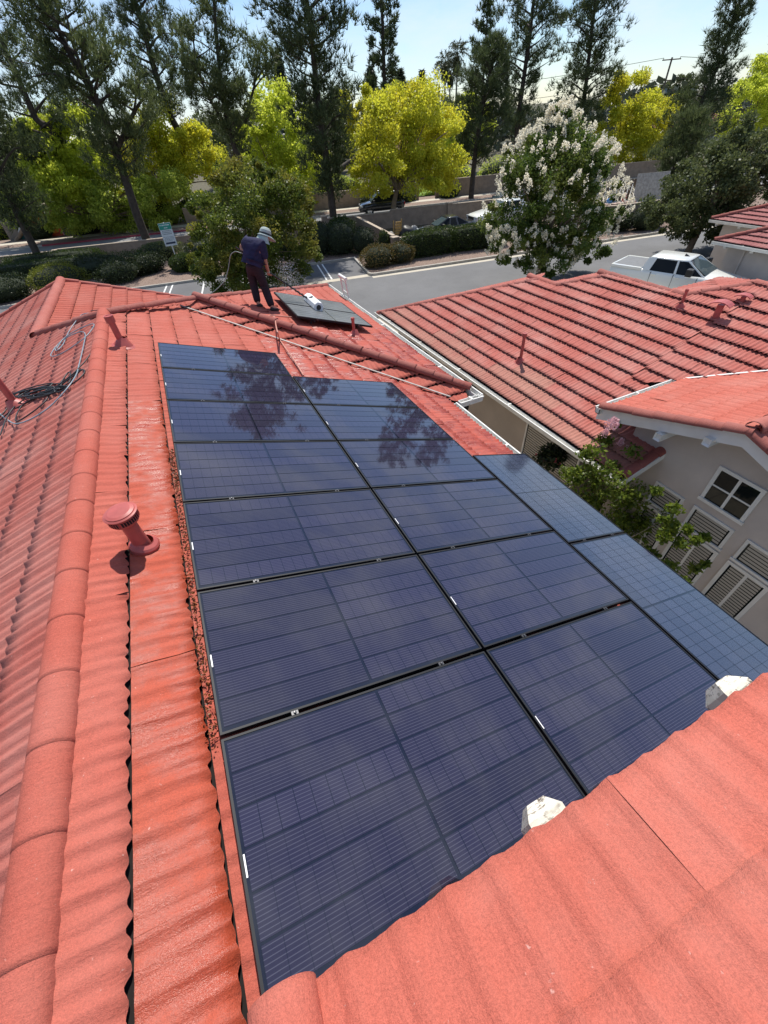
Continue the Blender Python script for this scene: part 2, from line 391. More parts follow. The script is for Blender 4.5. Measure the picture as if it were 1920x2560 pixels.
class House:
    def __init__(s, root): s.root = root; s.jobs = []
    def slope(s, down, p, plan, mat, kind='rough', material_at=None, skip=None, u_off=0, sl=1 / 3., base=True, v_off=0, name='roof'):
        """a roof plane through p falling along plan direction `down`; plan = convex outline in (x,y)"""
        dx, dy = down; p = Vector(p)
        def P3(x, y): return V(x, y, p.z - sl * ((x - p.x) * dx + (y - p.y) * dy))
        n = V(dx * sl, dy * sl, 1).normalized(); v = V(-dx, -dy, sl).normalized(); u = v.cross(n).normalized()
        pts = [P3(*q) for q in plan]
        org = min(pts, key=lambda q: q.dot(v))
        B = Matrix(((u.x, v.x, n.x, org.x), (u.y, v.y, n.y, org.y), (u.z, v.z, n.z, org.z), (0, 0, 0, 1)))
        Bi = B.inverted(); uv = [(Bi @ q).to_2d() for q in pts]
        if sum(uv[i][0] * uv[(i + 1) % len(uv)][1] - uv[(i + 1) % len(uv)][0] * uv[i][1] for i in range(len(uv))) < 0: uv = uv[::-1]; pts = pts[::-1]
        rp = None
        if base:
            mb = MB(); low = [q - n * .012 for q in pts]; mb.prism([q - n * .10 for q in low], n * .10)
            rp = mb.build(name, MAT['under'], s.root)
        umin = min(q[0] for q in uv); umax = max(q[0] for q in uv); vmax = max(q[1] for q in uv)
        j = 0; v0 = v_off
        while v0 < vmax:
            off = u_off + (PER * ((j * 3) % 7) if kind in ('ribbed', 'even', 'broad') else (j % 2) * .62 + ((j * 7919) % 5) * .045)
            k0 = math.floor((umin - off) / TW); k = k0
            while off + k * TW < umax:
                u0 = off + k * TW
                rect = [(u0, v0), (u0 + TW, v0), (u0 + TW, v0 + TE + TO), (u0, v0 + TE + TO)]
                st, cuts = clip_poly(uv, rect)
                if st != 'out':
                    c = B @ V(u0 + TW / 2, v0 + TE / 2, 0)
                    if not (skip and skip(c)):
                        m = material_at(c) if material_at else mat
                        s.jobs.append((c.length, B @ Matrix.Translation((u0, v0, 0)), cuts, (u0, v0), TILES[kind], rp, m))
                k += 1
            v0 += TE; j += 1
        return P3, n, rp
    def finish(s, limit=300):
        s.jobs.sort(key=lambda q: q[0])
        rest = {}
        for i, (d, B, cuts, o, tiles, rp, mat) in enumerate(s.jobs):
            me, vv, ff = tiles[rnd.randrange(6)]
            if i < limit:
                if not cuts: ob = obj('roof_tile', me, mat, rp, mw=B)
                else:
                    bm = bmesh.new(); bm.from_mesh(me)
                    for a, nn in cuts:
                        bmesh.ops.bisect_plane(bm, geom=bm.verts[:] + bm.edges[:] + bm.faces[:], plane_co=(a[0] - o[0], a[1] - o[1], 0), plane_no=(-nn[0], -nn[1], 0), clear_outer=True)
                    if not bm.faces: bm.free(); continue
                    m2 = bpy.data.meshes.new('roof_tile'); bm.to_mesh(m2); bm.free(); m2.polygons.foreach_set('use_smooth', [True] * len(m2.polygons))
                    ob = obj('roof_tile', m2, mat, rp, mw=B)
            else:
                r = rest.setdefault((mat.name, id(rp)), [mat, rp, [], [], 0])
                Bn = np.array(B)
                if cuts:
                    bm = bmesh.new(); bm.from_mesh(me)
                    for a, nn in cuts:
                        bmesh.ops.bisect_plane(bm, geom=bm.verts[:] + bm.edges[:] + bm.faces[:], plane_co=(a[0] - o[0], a[1] - o[1], 0), plane_no=(-nn[0], -nn[1], 0), clear_outer=True)
                    bmesh.ops.triangulate(bm, faces=bm.faces); bm.verts.index_update()
                    w = np.array([v.co[:] for v in bm.verts]).reshape(-1, 3); f = np.array([[v.index for v in q.verts] for q in bm.faces]).reshape(-1, 3); bm.free()
                else:
                    w = vv; f = np.concatenate([ff[:, [0, 1, 2]], ff[:, [0, 2, 3]]])
                if len(f) == 0: continue
                w = w @ Bn[:3, :3].T + Bn[:3, 3]
                r[2].append(w); r[3].append(f + r[4]); r[4] += len(w)
        for mat, rp, ws, fs, _ in rest.values():
            stuff(obj('roof_tiles', mesh_np('roof_tiles', np.concatenate(ws), np.concatenate(fs), True), mat, rp))

CAPM = {}
def cap_mesh(r, L, flat=.85, tp=1.0):
    key = (round(r, 3), round(L, 3), tp)
    if key in CAPM: return CAPM[key]
    n = 14; vs = []
    rows = [(0, r * (1 + .04 * tp), -.012), (0, r * (1 + .04 * tp), 0), (.03, r * (1 + .04 * tp), 0), (L * .5, r, 0), (L + .03, r * (1 - .05 * tp), 0)]
    for y, rr, dz in rows:
        q = rr + dz
        for k in range(n + 1):
            a = PI * (k / n) * 1.06 - PI * .03
            vs.append((q * math.cos(a), y, q * math.sin(a) * flat))
    fs = np.array([(i * (n + 1) + k, (i + 1) * (n + 1) + k, (i + 1) * (n + 1) + k + 1, i * (n + 1) + k + 1) for i in range(len(rows) - 1) for k in range(n)])[:, ::-1]
    CAPM[key] = mesh_np('ridge_cap', np.array(vs), fs, True); return CAPM[key]
def ridge(root, a, b, r=.105, L=.37, mat='cap', lift=.02, wob=.006, flat=.85, tp=1.0, splay=.012):
    """half round caps lapped from a up to b"""
    a, b = Vector(a), Vector(b); d = b - a; n = max(1, round(d.length / L)); L = d.length / n; d.normalize()
    x = d.cross(V(0, 0, 1)).normalized(); z = x.cross(d)
    me = cap_mesh(r, L, flat, tp)
    for i in range(n):
        p = a + d * (L * i) + V(0, 0, lift) + z * (rnd.uniform(-wob, wob)) + x * rnd.uniform(-wob, wob)
        t = d + x * rnd.uniform(-splay, splay) - z * .018 * tp; t.normalize(); xx = t.cross(V(0, 0, 1)).normalized(); zz = xx.cross(t)
        obj('ridge_cap', me, MAT[mat], root, mw=Matrix(((xx.x, t.x, zz.x, p.x), (xx.y, t.y, zz.y, p.y), (xx.z, t.z, zz.z, p.z), (0, 0, 0, 1))))
    # closed end
    return n
def gutter(root, a, b, out, w=.12, h=.11, name='gutter', mat='gutter'):
    """open box gutter from a to b with its trough on the side `out`"""
    a, b = Vector(a), Vector(b); o = Vector(out).normalized(); z = V(0, 0, 1); t = .012
    prof_ = [(0, 0), (0, -h), (w * .8, -h), (w, -.01), (w + .012, 0), (w + .012, .012), (w - t, .012), (w - t, -.004), (w * .76, -h + t), (t, -h + t), (t, 0)]
    mb = MB(); pa = [a + o * x + z * y for x, y in prof_]; mb.prism(pa, b - a)
    mb.prism([a + o * x + z * y for x, y in ((0, 0), (0, -h), (w * .8, -h), (w, 0))], (b - a).normalized() * t)
    mb.prism([b + o * x + z * y for x, y in ((0, 0), (0, -h), (w * .8, -h), (w, 0))], (a - b).normalized() * t)
    g = mb.build(name, MAT[mat], root)
    L = (b - a).length; nn = max(1, int(L / 2.2))
    for i in range(nn):
        p = a + (b - a) * ((i + .5) / nn); d = (b - a).normalized() * .02
        m2 = MB(); m2.prism([p + z * .012 - d, p + z * .012 + d, p + o * w + z * .016 + d, p + o * w + z * .016 - d], z * .006); m2.build('bracket', MAT['gutter'], g)
    return g

# ------------------------------------------------------------------ our house
house = thing('house', 'stucco house with red tile roof carrying the blue black solar panels', 'house', (1.3, 6, ZG))
HS = House(house)
XR, ZR = -1.39, -2.192
def zR(x): return -2.447 - (x + .625) / 3
EY = 9.0                                   # where the main ridge ends
PO = V(-0.625, 7.301, -2.287); EC = V(.94868, 0, -.31623); ER = V(0, -1, 0); EN = V(.31623, 0, .94868)
PWD, PLD = 1.04, 1.8411
def under_panels(c):
    q = c - PO; cc = q.dot(EC) / PLD; rr = -q.y / PWD
    if .42 < cc < 1.7 and 1.9 < rr < 6.4: return True
    return False
def mat_main(c):
    q = c - PO; cc = q.dot(EC); rr = -q.y / PWD
    if cc > 1.9 and rr < 3.6: return MAT['roof_wet']
    if cc < 0 and cc > -.42 and rr > 2.0: return MAT['roof_damp']
    return MAT['roof']
XE = 3.84
HS.slope((1, 0), (-.625, 0, -2.447), [(XR, -.5), (XR, EY), (-.23, 10.16), (XE, 6.0), (XE, -.5)], MAT['roof'], 'rough', mat_main, under_panels, v_off=-.012)
HS.slope((-1, 0), (XR, 0, ZR), [(XR, -1.2), (XR, EY), (-2.94, 10.55), (-7.0, 10.55), (-7.0, -1.2)], MAT['roof_left'], 'ribbed', v_off=-.1)
HS.slope((-1, 0), (XR, 0, ZR), [(-2.94, 10.55), (-2.94, 15.2), (-7.0, 15.2), (-7.0, 10.55)], MAT['roof_left'], 'ribbed', v_off=-.1)
ZF = ZR - (1.55) / 3
HS.slope((1, 0), (-2.94, 0, ZF), [(-2.94, 10.55), (-2.94, 15.2), (1.71, 15.2)], MAT['roof'], 'even')
HS.slope((0, 1), (XR, EY, ZR), [(XR, EY), (4.6, 15.0), (1.7, 15.2), (-2.94, 10.55)], MAT['roof'], 'even')
ZS = zR(.24) + .195
def zS(x): return zR(x) + .195
def mat_wet_low(c): return MAT['roof_wet'] if c.x > 2.2 and c.y < 9.2 else MAT['roof']
HS.slope((1, 0), (.24, 0, ZS), [(.24, 10.27), (4.38, 14.41), (4.38, 6.13)], MAT['roof'], 'rough', mat_wet_low, u_off=.3)
HS.slope((0, -1), (.24, 10.27, ZS), [(.24, 10.27), (4.38, 6.13), (4.2, 5.70), (-.06, 9.97)], MAT['roof'], 'rough', u_off=.2, v_off=-.02)
# upper roof the photographer stands on
ZU = -1.9
HS.slope((0, 1), (0, .03, ZU), [(-.44, .03), (3.4, .03), (3.4, -2.6), (-.44, -2.6)], MAT['roof_top'], 'broad', u_off=-.02)
HS.finish()
# ridges and hips
ridge(house, (XR, -1.5, ZR - .01), (XR, EY + .05, ZR + .0), r=.104, L=.40, mat='roof', lift=.0, wob=.0, tp=.10, splay=.0)
ridge(house, (-2.98, 10.62, ZF - .03), (XR - .05, EY + .05, ZR - .02), r=.085, mat='cap_dark')
ridge(house, (-2.94, 15.25, ZF - .02), (-2.94, 10.50, ZF - .02), r=.115, mat='cap')
ridge(house, (.30, 10.33, ZS - .03), (XR + .08, EY + .08, ZR - .02), r=.085, mat='cap_dark')
ridge(house, (4.40, 14.43, zS(4.38) - .02), (.24, 10.27, ZS - .02), r=.085, mat='cap_dark')
ridge(house, (4.46, 6.05, zS(4.46) + .03), (.22, 10.29, ZS + .04), r=.092, L=.39, mat='cap_dark')
# gable verge on the far wing
ridge(house, (1.75, 15.22, ZF - 4.69 / 3 + .02), (-2.9, 15.22, ZF + .02), r=.06, mat='cap', lift=0)
ridge(house, (-7.0, 15.22, ZF - 4.06 / 3 + .02), (-2.98, 15.22, ZF + .02), r=.06, mat='cap', lift=0)
# left verge of the upper roof
ridge(house, (-.44, .05, ZU + .02), (-.44, -2.6, ZU + .02 + 2.65 / 3), r=.10, L=.40, mat='roof_top', lift=.0)
# valley flashing
mb = MB(); a = V(-.14, 10.07, zR(-.14) + .05); b = V(3.95, 5.98, zR(3.95) + .05); s_ = V(.012, .012, .0)
mb.prism([a - s_, a + s_, b + s_, b - s_], V(0, 0, .012)); mb.build('valley_flashing', MAT['flash'], house)
# gutters
gutter(house, (XE + .015, 5.78, zR(XE) - .02), (XE + .015, -.5, zR(XE) - .02), (1, 0, 0), w=.10)
gutter(house, (4.40, 14.5, zS(4.38) - .01), (4.40, 5.74, zS(4.38) - .01), (1, 0, 0))
gutter(house, (XE + .16, 5.80, zS(4.38) - .01), (4.50, 5.80, zS(4.38) - .01), (0, -1, 0))
gutter(house, (-7.02, -1.2, ZR - 5.61 / 3 - .02), (-7.02, 15.2, ZR - 5.61 / 3 - .02), (-1, 0, 0))
# walls
def walls(root, x0, y0, x1, y1, z0, z1, mat, t=.2):
    for k, (lo, hi) in enumerate((((x0, y0, z0), (x0 + t, y1, z1)), ((x1 - t, y0, z0), (x1, y1, z1)), ((x0 + t, y0, z0), (x1 - t, y0 + t, z1)), ((x0 + t, y1 - t, z0), (x1 - t, y1, z1)))):
        MB().box(lo, hi).build('wall', MAT[mat], root)
walls(house, -6.5, -1.0, 3.5, 5.2, ZG, -4.15, 'stucco')
walls(house, -6.5, 5.2, 3.95, 14.0, ZG, -4.2, 'stucco')
MB().box((-.30, -.55, -2.75), (3.2, -.40, -2.05)).build('wall', MAT['stucco'], house)
MB().prism([V(-.42, .0, ZU - .05), V(3.4, .0, ZU - .05), V(3.4, -2.6, ZU - .05 + 2.6 / 3), V(-.42, -2.6, ZU - .05 + 2.6 / 3)], V(0, 0, -.04)).build('soffit', MAT['under'], house)
# chamfered rafter tails poking out under the upper eave
def beam(root, x, y0, y1, zt, w=.14, h=.15, mat='beam', c=.045, axis=(0, 1), name='rafter_tail'):
    ax = V(axis[0], axis[1], 0); side = V(axis[1], -axis[0], 0)
    p0 = V(x[0], x[1], zt) + ax * y0; p1 = V(x[0], x[1], zt) + ax * y1
    mb = MB(); rings = []
    for p, k in ((p0, 0), (p1 - ax * c, 0), (p1, 1)):
        q = c * .8 * k
        rings.append([p + side * (-w / 2 + q) + V(0, 0, -h + q), p + side * (w / 2 - q) + V(0, 0, -h + q), p + side * (w / 2 - q) + V(0, 0, -q), p + side * (-w / 2 + q) + V(0, 0, -q)])
    vs = sum(rings, []); fs = [(0, 1, 2, 3), (11, 10, 9, 8)] + [(i * 4 + k, i * 4 + 4 + k, i * 4 + 4 + (k + 1) % 4, i * 4 + (k + 1) % 4) for i in range(2) for k in range(4)]
    mb.add(vs, fs); return mb.build(name, MAT[mat], root)
for x in (.585, 1.675, 2.76): beam(house, (x, 0), -.4, .115, -1.955, w=.16, h=.17, c=.05)

def pipe(root, base, h, r=.045, capr=.06, caph=.07, mat='vent', name='vent_pipe', n=(.316, 0, .949)):
    b = Vector(base); up = V(0, 0, 1)
    mb = MB(); mb.tube([b - up * .1, b + up * h], r, 14); o = mb.build(name, MAT[mat], root)
    m2 = MB().lathe([(0, h + .012), (capr * .72, h + .012), (capr * .74, h + .02), (capr, h + .022), (capr, h - caph), (r, h - caph)], 18, Matrix.Translation(b)); m2.build('cap', MAT[mat], o)
    N = Vector(n).normalized(); q = N.to_track_quat('Z', 'Y').to_matrix().to_4x4()
    m3 = MB().lathe([(r + .002, .14), (r + .03, .10), (r * 1.5 + .06, .03), (r + .12, .012), (r + .12, -.03)], 16, Matrix.Translation(b) @ q); m3.build('flashing', MAT[mat], o)
    return o
NR = (.316, 0, .949); NLn = (-.316, 0, .949)
pR = (0, 0, -2.447 - .625 / 3); nRR = (1 / 3., 0, 1)
pipe(house, on_plane(309, 866, pR, nRR), .43, .047, .066)
pS = (0, 0, pR[2] + .195)
pipe(house, on_plane(886, 838, pS, nRR), .36, .035, .042, .03)
pL = (0, 0, ZR - 1.39 / 3 * -1 * -1); pL = (XR, 0, ZR)
pb = on_plane(45, 1018, pL, (-1 / 3., 0, 1)); pipe(house, pb, .62, .045, .062, n=NLn)
# louvred gravity vent by the panels
vb = on_plane(362, 1368, pR, nRR)
N = Vector(NR).normalized(); q = N.to_track_quat('Z', 'Y').to_matrix().to_4x4()
VT = Matrix.Translation(vb) @ Matrix.Scale(.78, 4)
o = MB().tube([vb - V(0, 0, .05), vb + V(0, 0, .13), vb + V(0, 0, .27)], [.062, .058, .056], 20).build('roof_vent', MAT['vent'], house)
MB().lathe([(0, .335), (.072, .335), (.072, .37), (.122, .385), (.130, .40), (.130, .475), (.137, .478), (.150, .485), (.152, .495), (.138, .503), (.132, .503), (.130, .512), (.10, .522), (0, .526)], 32, VT).build('vent_cap', MAT['vent'], o)
MB().lathe([(.085, .10), (.09, .09), (.125, .07), (.14, .05), (.14, .0)], 28, VT @ q).build('flashing', MAT['vent'], o)
lv = MB()
for k in range(36):
    if k % 9 == 8: continue
    a = 2 * PI * k / 36
    lv.box((.1295, -.008, .415), (.1345, .008, .458), VT @ Matrix.Rotation(a, 4, 'Z'))
lv.build('louvre', MAT['dark'], o)
lv = MB()
for k in range(36):
    a = 2 * PI * (k + .5) / 36
    lv.box((.130, -.0022, .41), (.139, .0022, .462), VT @ Matrix.Rotation(a, 4, 'Z'))
lv.build('louvre_bar', MAT['vent'], o)

# ------------------------------------------------------------------ solar panels
def panel_meshes(L, Wd, cols, rows, portrait=False):
    """L along x, Wd along y, top of glass at z=0; origin at the x0,y0 corner (y grows towards the camera = -Y)"""
    f = .022; h = .036
    fm = MB()
    for lo, hi in (((0, 0, -h), (L, f * .55, .0025)), ((0, Wd - f * .55, -h), (L, Wd, .0025)), ((0, f * .55, -h), (f * .55, Wd - f * .55, .0025)), ((L - f * .55, f * .55, -h), (L, Wd - f * .55, .0025))): fm.box(lo, hi)
    sm_ = MB().box((f * .55, f * .55, -.012), (L - f * .55, Wd - f * .55, -.001))
    return fm.mesh('frame'), sm_.mesh('glass_sheet')
PL_, PW_ = PLD - .022, PWD - .024
fmesh, smesh = panel_meshes(PL_, PW_, 2, 6)
HL = (PL_ - .05 - .018) / 2; SH = (PW_ - .05) / 6
cmesh = MB().box((0, 0, 0), (HL, SH - .011, .0006)).mesh('cell_string')
lmesh = MB().box((0, 0, 0), (.007, .085, .001)).mesh('label_sticker')
clm = MB(); clm.box((-.02, -.011, -.03), (.02, .011, .005)); clm.lathe([(0, .017), (.007, .016), (.009, .011), (.009, .004)], 10)
clm = clm.mesh('clamp')
ORD = ['first', 'second', 'third', 'fourth', 'fifth', 'sixth', 'seventh']
def build_panel(corner, ex, ey, label, group, strings, fm_, sm_, lab=True, clamps=()):
    ex, ey = Vector(ex).normalized(), Vector(ey).normalized(); n = -ex.cross(ey) if ex.cross(ey).z < 0 else ex.cross(ey)
    B = Matrix(((ex.x, ey.x, n.x, corner[0]), (ex.y, ey.y, n.y, corner[1]), (ex.z, ey.z, n.z, corner[2]), (0, 0, 0, 1)))
    t = thing('solar_panel', label, 'solar panel', corner, group)
    jit = Matrix.Rotation(rnd.uniform(-.0012, .0012), 4, 'X') @ Matrix.Rotation(rnd.uniform(-.0008, .0008), 4, 'Y')
    B = B @ jit
    obj('frame', fm_, MAT['black_metal'], t, mw=B); gl = obj('glass_sheet', sm_, MAT['sheet'], t, mw=B)
    for (x, y, me, m) in strings: obj('cell_string', me, m, t, mw=B @ Matrix.Translation((x, y, 0)))
    if lab: obj('label_sticker', lmesh, MAT['label'], t, mw=B @ Matrix.Translation((.014, .52, .003)))
    for x, y in clamps: obj('clamp', clm, MAT['steel'] if 0 else MAT['clamp'], t, mw=B @ Matrix.Translation((x, y, 0)))
    return t
t_ = NT('clamp steel'); t_.set((.10, .10, .105), .4, .6); MAT['clamp'] = t_.m
std = [(.025 + .0 + (HL + .018) * c, .025 + r * SH, cmesh, MAT['cell']) for c in range(2) for r in range(6)]
for c in range(2):
    for r in range(0 if c == 0 else 1, 7):
        cor = PO + EC * (c * PLD + .011) + ER * (r * PWD + .012)
        build_panel(cor, EC, ER, f"black solar panel, {ORD[r if c == 0 else r - 1]} from the far end of the {'left' if c == 0 else 'right'} long row", 'solar panels on the main slope', std, fmesh, smesh,
                    clamps=[(PL_ * .22, PW_ + .012), (PL_ * .79, PW_ + .012)])
# portrait panels along the eave, one type with square cells
P2L, P2W = 1.835, 1.02
f2, s2 = panel_meshes(P2W, P2L, 6, 20)
SW2 = (P2W - .05) / 6; HL2 = (P2L - .05 - .016) / 2
c2mesh = MB().box((0, 0, 0), (HL2, SW2 - .006, .0006)).mesh('cell_string')
def portrait_strings():
    out = []
    for k in range(6):
        for h_ in range(2): out.append((.025 + k * SW2, .025 + h_ * (HL2 + .016), 'P', MAT['cell2']))
    return out
c2m = bpy.data.meshes.new('cell_string')
mbx = MB().box((0, 0, 0), (SW2 - .006, HL2, .0006)); c2m = mbx.mesh('cell_string')
def cell2p():
    t = NT('square grid cells'); tc = t.n.new('ShaderNodeTexCoord'); sx = t.n.new('ShaderNodeSeparateXYZ'); t.l.new(tc.outputs['Object'], sx.inputs[0])
    fy = t.math('FRACT', t.math('ADD', t.math('MULTIPLY', sx.outputs[1], 1 / .0885), .5))
    gy = t.rng(t.math('ABSOLUTE', t.math('SUBTRACT', fy, .5)), .02, .04, 1, 0)
    fx = t.math('FRACT', t.math('MULTIPLY', sx.outputs[0], 1 / .0135)); gx = t.rng(t.math('ABSOLUTE', t.math('SUBTRACT', fx, .5)), .08, .15, 1, 0)
    oi = t.n.new('ShaderNodeObjectInfo'); c = t.mix(oi.outputs['Random'], (.018, .024, .050), (.030, .037, .07))
    c = t.mix(t.math('MULTIPLY', gx, .25), c, (.3, .31, .35)); c = t.mix(t.math('MULTIPLY', gy, .85), c, (.005, .007, .016))
    t.b.inputs['IOR'].default_value = 1.75; t.set(c, rough=t.rng(t.noise(3, 4), .3, .7, .03, .12)); return t.m
MAT['cell2'] = cell2p()
for i in range(2):
    cor = PO + EC * (2.012 * PLD) + ER * ((3.437 + i * 1.787) * PWD) + EN * -.004
    build_panel(cor, EC, ER, ['bluish portrait solar panel along the eave, touching the wet tiles', 'bluish portrait solar panel along the eave, next to the white rafter tail'][i], 'solar panels along the eave',
                [(a, b, c2m, m) for a, b, _, m in portrait_strings()], f2, s2, lab=False, clamps=[(P2W * .25, P2L + .012), (P2W * .75, P2L + .012)])
# the pair being washed, on the raised slope
wet_glass = NT('wet dusty glass'); wr = wet_glass.noise(2.2, 4); wet_glass.set((.13, .136, .14), rough=.3); MAT['washed'] = wet_glass.m
wc = NT('washed cells'); wx = wc.noise(2.0, 5); wc.set(wc.mix(wc.rng(wx, .4, .6), (.14, .148, .152), (.175, .182, .185)), rough=.3); MAT['washed_cell'] = wc.m
a = on_plane(684, 735, (0, 0, pS[2] + .14), nRR)
for i in range(2):
    cor = a + ER * (i * PWD) + EN * .05
    build_panel(cor, EC, ER, ['grey dusty solar panel being washed, the one farther from the camera', 'grey wet solar panel under the brush head, the one nearer the camera'][i], 'pair of panels being washed',
                [(x, y, cmesh, MAT['washed_cell']) for x, y, _, _ in std], fmesh, smesh, lab=False, clamps=[(PL_ * .25, PW_ + .012), (PL_ * .8, PW_ + .012)])
# mounting rails and feet under the arrays: parts of the house
for k, (x0, r0, r1) in enumerate(((.4, -.02, 7.0), (1.42, -.02, 7.0), (2.25, .98, 7.0), (3.25, .98, 7.0))):
    p0 = PO + EC * x0 + ER * (r0 * PWD) - EN * .075; p1 = PO + EC * x0 + ER * (r1 * PWD) - EN * .075
    MB().prism([p0 - EC * .02 - EN * .02, p0 + EC * .02 - EN * .02, p0 + EC * .02 + EN * .02, p0 - EC * .02 + EN * .02], p1 - p0).build('mounting_rail', MAT['black_metal'], house)
for x0 in (.4, 1.45):
    p0 = a + EC * x0 + EN * -.01; MB().prism([p0 - EC * .02 - EN * .02, p0 + EC * .02 - EN * .02, p0 + EC * .02 + EN * .02, p0 - EC * .02 + EN * .02], ER * 2.06).build('mounting_rail', MAT['black_metal'], house)
    for t in (.25, 1.05, 1.85): MB().tube([p0 + ER * t, p0 + ER * t - EN * .14], .02, 8).build('mounting_foot', MAT['clamp'], house)

# ------------------------------------------------------------------ the house next door
K = 1.22
ZN = -5.185; XN = 6.31
def zN(x): return ZN + (x - XN) / 3
nb = thing('house', 'beige stucco neighbour house with faded red roof and stepped hips across the side yard', 'house', (12, 7, ZG))
HN = House(nb)
P1 = (10.15, 10.76); P2 = (10.15, 9.95); P3 = (11.1, 9.0); P4 = (11.1, 6.72); P5 = (12.05, 5.77)
CNR = (XN, 14.6)
NY0 = 3.62
def mat_next(c):
    return MAT['roof_next_eave'] if (c.x < XN + .62 + .35 * math.sin(c.y * 2)) else MAT['roof_next']
HN.slope((-1, 0), (XN, 0, ZN), [CNR, P1, P2, (XN, P2[1])], MAT['roof_next'], 'stepped', mat_next)
HN.slope((-1, 0), (XN, 0, ZN), [P2, P3, P4, (XN, P4[1]), (XN, P2[1])], MAT['roof_next'], 'stepped', mat_next, base=True)
HN.slope((-1, 0), (XN, 0, ZN), [P4, P5, (P5[0], 5.5), (8.0, 5.5), (XN, 5.5), (XN, P4[1])], MAT['roof_next'], 'stepped', mat_next)
HN.slope((-1, 0), (XN, 0, ZN), [(12.05, 5.5), (12.05, 1.45), (8.0, 5.5)], MAT['roof_next'], 'stepped', mat_next)
HN.slope((-1, 0), (XN, 0, ZN), [(XN, 5.5), (8.05, 5.5), (8.35, 5.1), (8.35, NY0), (XN, NY0)], MAT['roof_next'], 'stepped', mat_next)
# slopes turned away, seen at a glancing angle beyond the hips
Q5 = V(P5[0] + 2.1, P5[1] + 2.1, zN(P5[0]) - .70); sl5 = 1 / 3.
HN.slope((0, 1), (P5[0], P5[1], zN(P5[0])), [P5, (11.1, 6.72), (11.1, 7.6), (11.45, 8.1), (Q5.x, Q5.y)], MAT['roof_next'], 'even', sl=sl5)
HN.slope((0, 1), (P3[0], P3[1], zN(P3[0])), [P3, P2, (10.15, 10.8), (11.2, 11.6), (12.6, 10.5)], MAT['roof_next'], 'stepped')
HN.slope((0, 1), (P1[0], P1[1], zN(P1[0])), [P1, CNR, (14.0, 14.6)], MAT['roof_next'], 'stepped')
HN.slope((1, 0), (P5[0], 0, zN(P5[0])), [P5, (Q5.x, Q5.y), (16.5, 8.1), (16.5, 2.0), (12.05, 2.0)], MAT['roof_next'], 'stepped')
# wing with the gable towards us
XG = 6.85
vp = V(8.69, 4.82, zN(8.69))
def zW(y): return vp.z + (vp.y - y) / 3
pw = (0, vp.y, vp.z)
g0 = on_plane(1513, 1020, pw, (0, 1 / 3., 1)); XG = g0.x; YG = g0.y
gp = on_plane(1897, 1074, pw, (0, 1 / 3., 1)); YP = gp.y; ZP = zW(YP)
HN.slope((0, 1), pw, [(XG, YG), (vp.x + (vp.y - YG), YG), (vp.x + (vp.y - YP), YP), (XG, YP)], MAT['roof_top'], 'even')
HN.slope((0, -1), (0, YP, ZP), [(XG, YP), (12.4, YP), (12.4, YP - 2.6), (XG, YP - 2.6)], MAT['roof_top'], 'even')
HN.finish()
lf = -.065
ridge(nb, (CNR[0] - .05, CNR[1] + .05, ZN + lf), (P1[0], P1[1], zN(P1[0]) + lf), r=.11, L=.385, mat='cap_dark')
ridge(nb, (P1[0], P1[1] + .5, zN(P1[0]) + lf), (P2[0], P2[1] - .05, zN(P2[0]) + lf), r=.11, mat='cap')
ridge(nb, (P2[0] - .05, P2[1] + .05, zN(P2[0]) + lf), (P3[0], P3[1], zN(P3[0]) + lf), r=.11, mat='cap_dark')
ridge(nb, (P3[0], P3[1] + .42, zN(P3[0]) + lf), (P4[0], P4[1] - .05, zN(P4[0]) + lf), r=.11, mat='cap_dark')
ridge(nb, (P4[0] - .05, P4[1] + .05, zN(P4[0]) + lf), (P5[0], P5[1], zN(P5[0]) + lf), r=.11, mat='cap_dark')
ridge(nb, (Q5.x, Q5.y, Q5.z + lf), (P5[0], P5[1], zN(P5[0]) + lf), r=.095, mat='cap')
ridge(nb, (P5[0], P5[1] + .1, zN(P5[0]) + lf), (P5[0], 2.0, zN(P5[0]) + lf), r=.11, mat='cap')
ridge(nb, (XG - .03, YG + .05, zW(YG) + .01), (XG - .03, YP - .02, ZP + .01), r=.10, L=.36, mat='cap_dark', lift=0)
ridge(nb, (XG - .03, YP - 2.6, ZP - 2.6 / 3 + .01), (XG - .03, YP + .02, ZP + .01), r=.10, L=.36, mat='cap_dark', lift=0)
ridge(nb, (XG - .05, YP, ZP + .05), (12.4, YP, ZP + .05), r=.115, mat='cap')
ridge(nb, (XN, NY0 - .02, ZN + .03), (8.15, NY0 - .02, zN(8.15) + .03), r=.10, mat='cap_dark', lift=0)
gutter(nb, (XN - .02, CNR[1] + .1, ZN - .01), (XN - .02, NY0 - .12, ZN - .01), (-1, 0, 0))
MB().prism([V(XN - .05, NY0 - .10, ZN - .10), V(XN - .05, NY0 - .10, ZN + .03), V(8.2, NY0 - .10, zN(8.2) + .03), V(8.2, NY0 - .10, zN(8.2) - .10)], V(0, -.03, 0)).build('barge_board', MAT['gutter'], nb)
gutter(nb, (XG - .1, YG + .02, zW(YG) - .01), (vp.x + (vp.y - YG) - .1, YG + .02, zW(YG) - .01), (0, 1, 0))
for (ya, za, yb, zb_) in ((YG + .1, zW(YG + .1), YP, ZP), (YP, ZP, YP - 2.6, ZP - 2.6 / 3)):
    MB().prism([V(XG - .035, ya, za - .0), V(XG - .035, yb, zb_ - .0), V(XG - .035, yb, zb_ - .25), V(XG - .035, ya, za - .25)], V(.033, 0, 0)).build('barge_board', MAT['white'], nb)
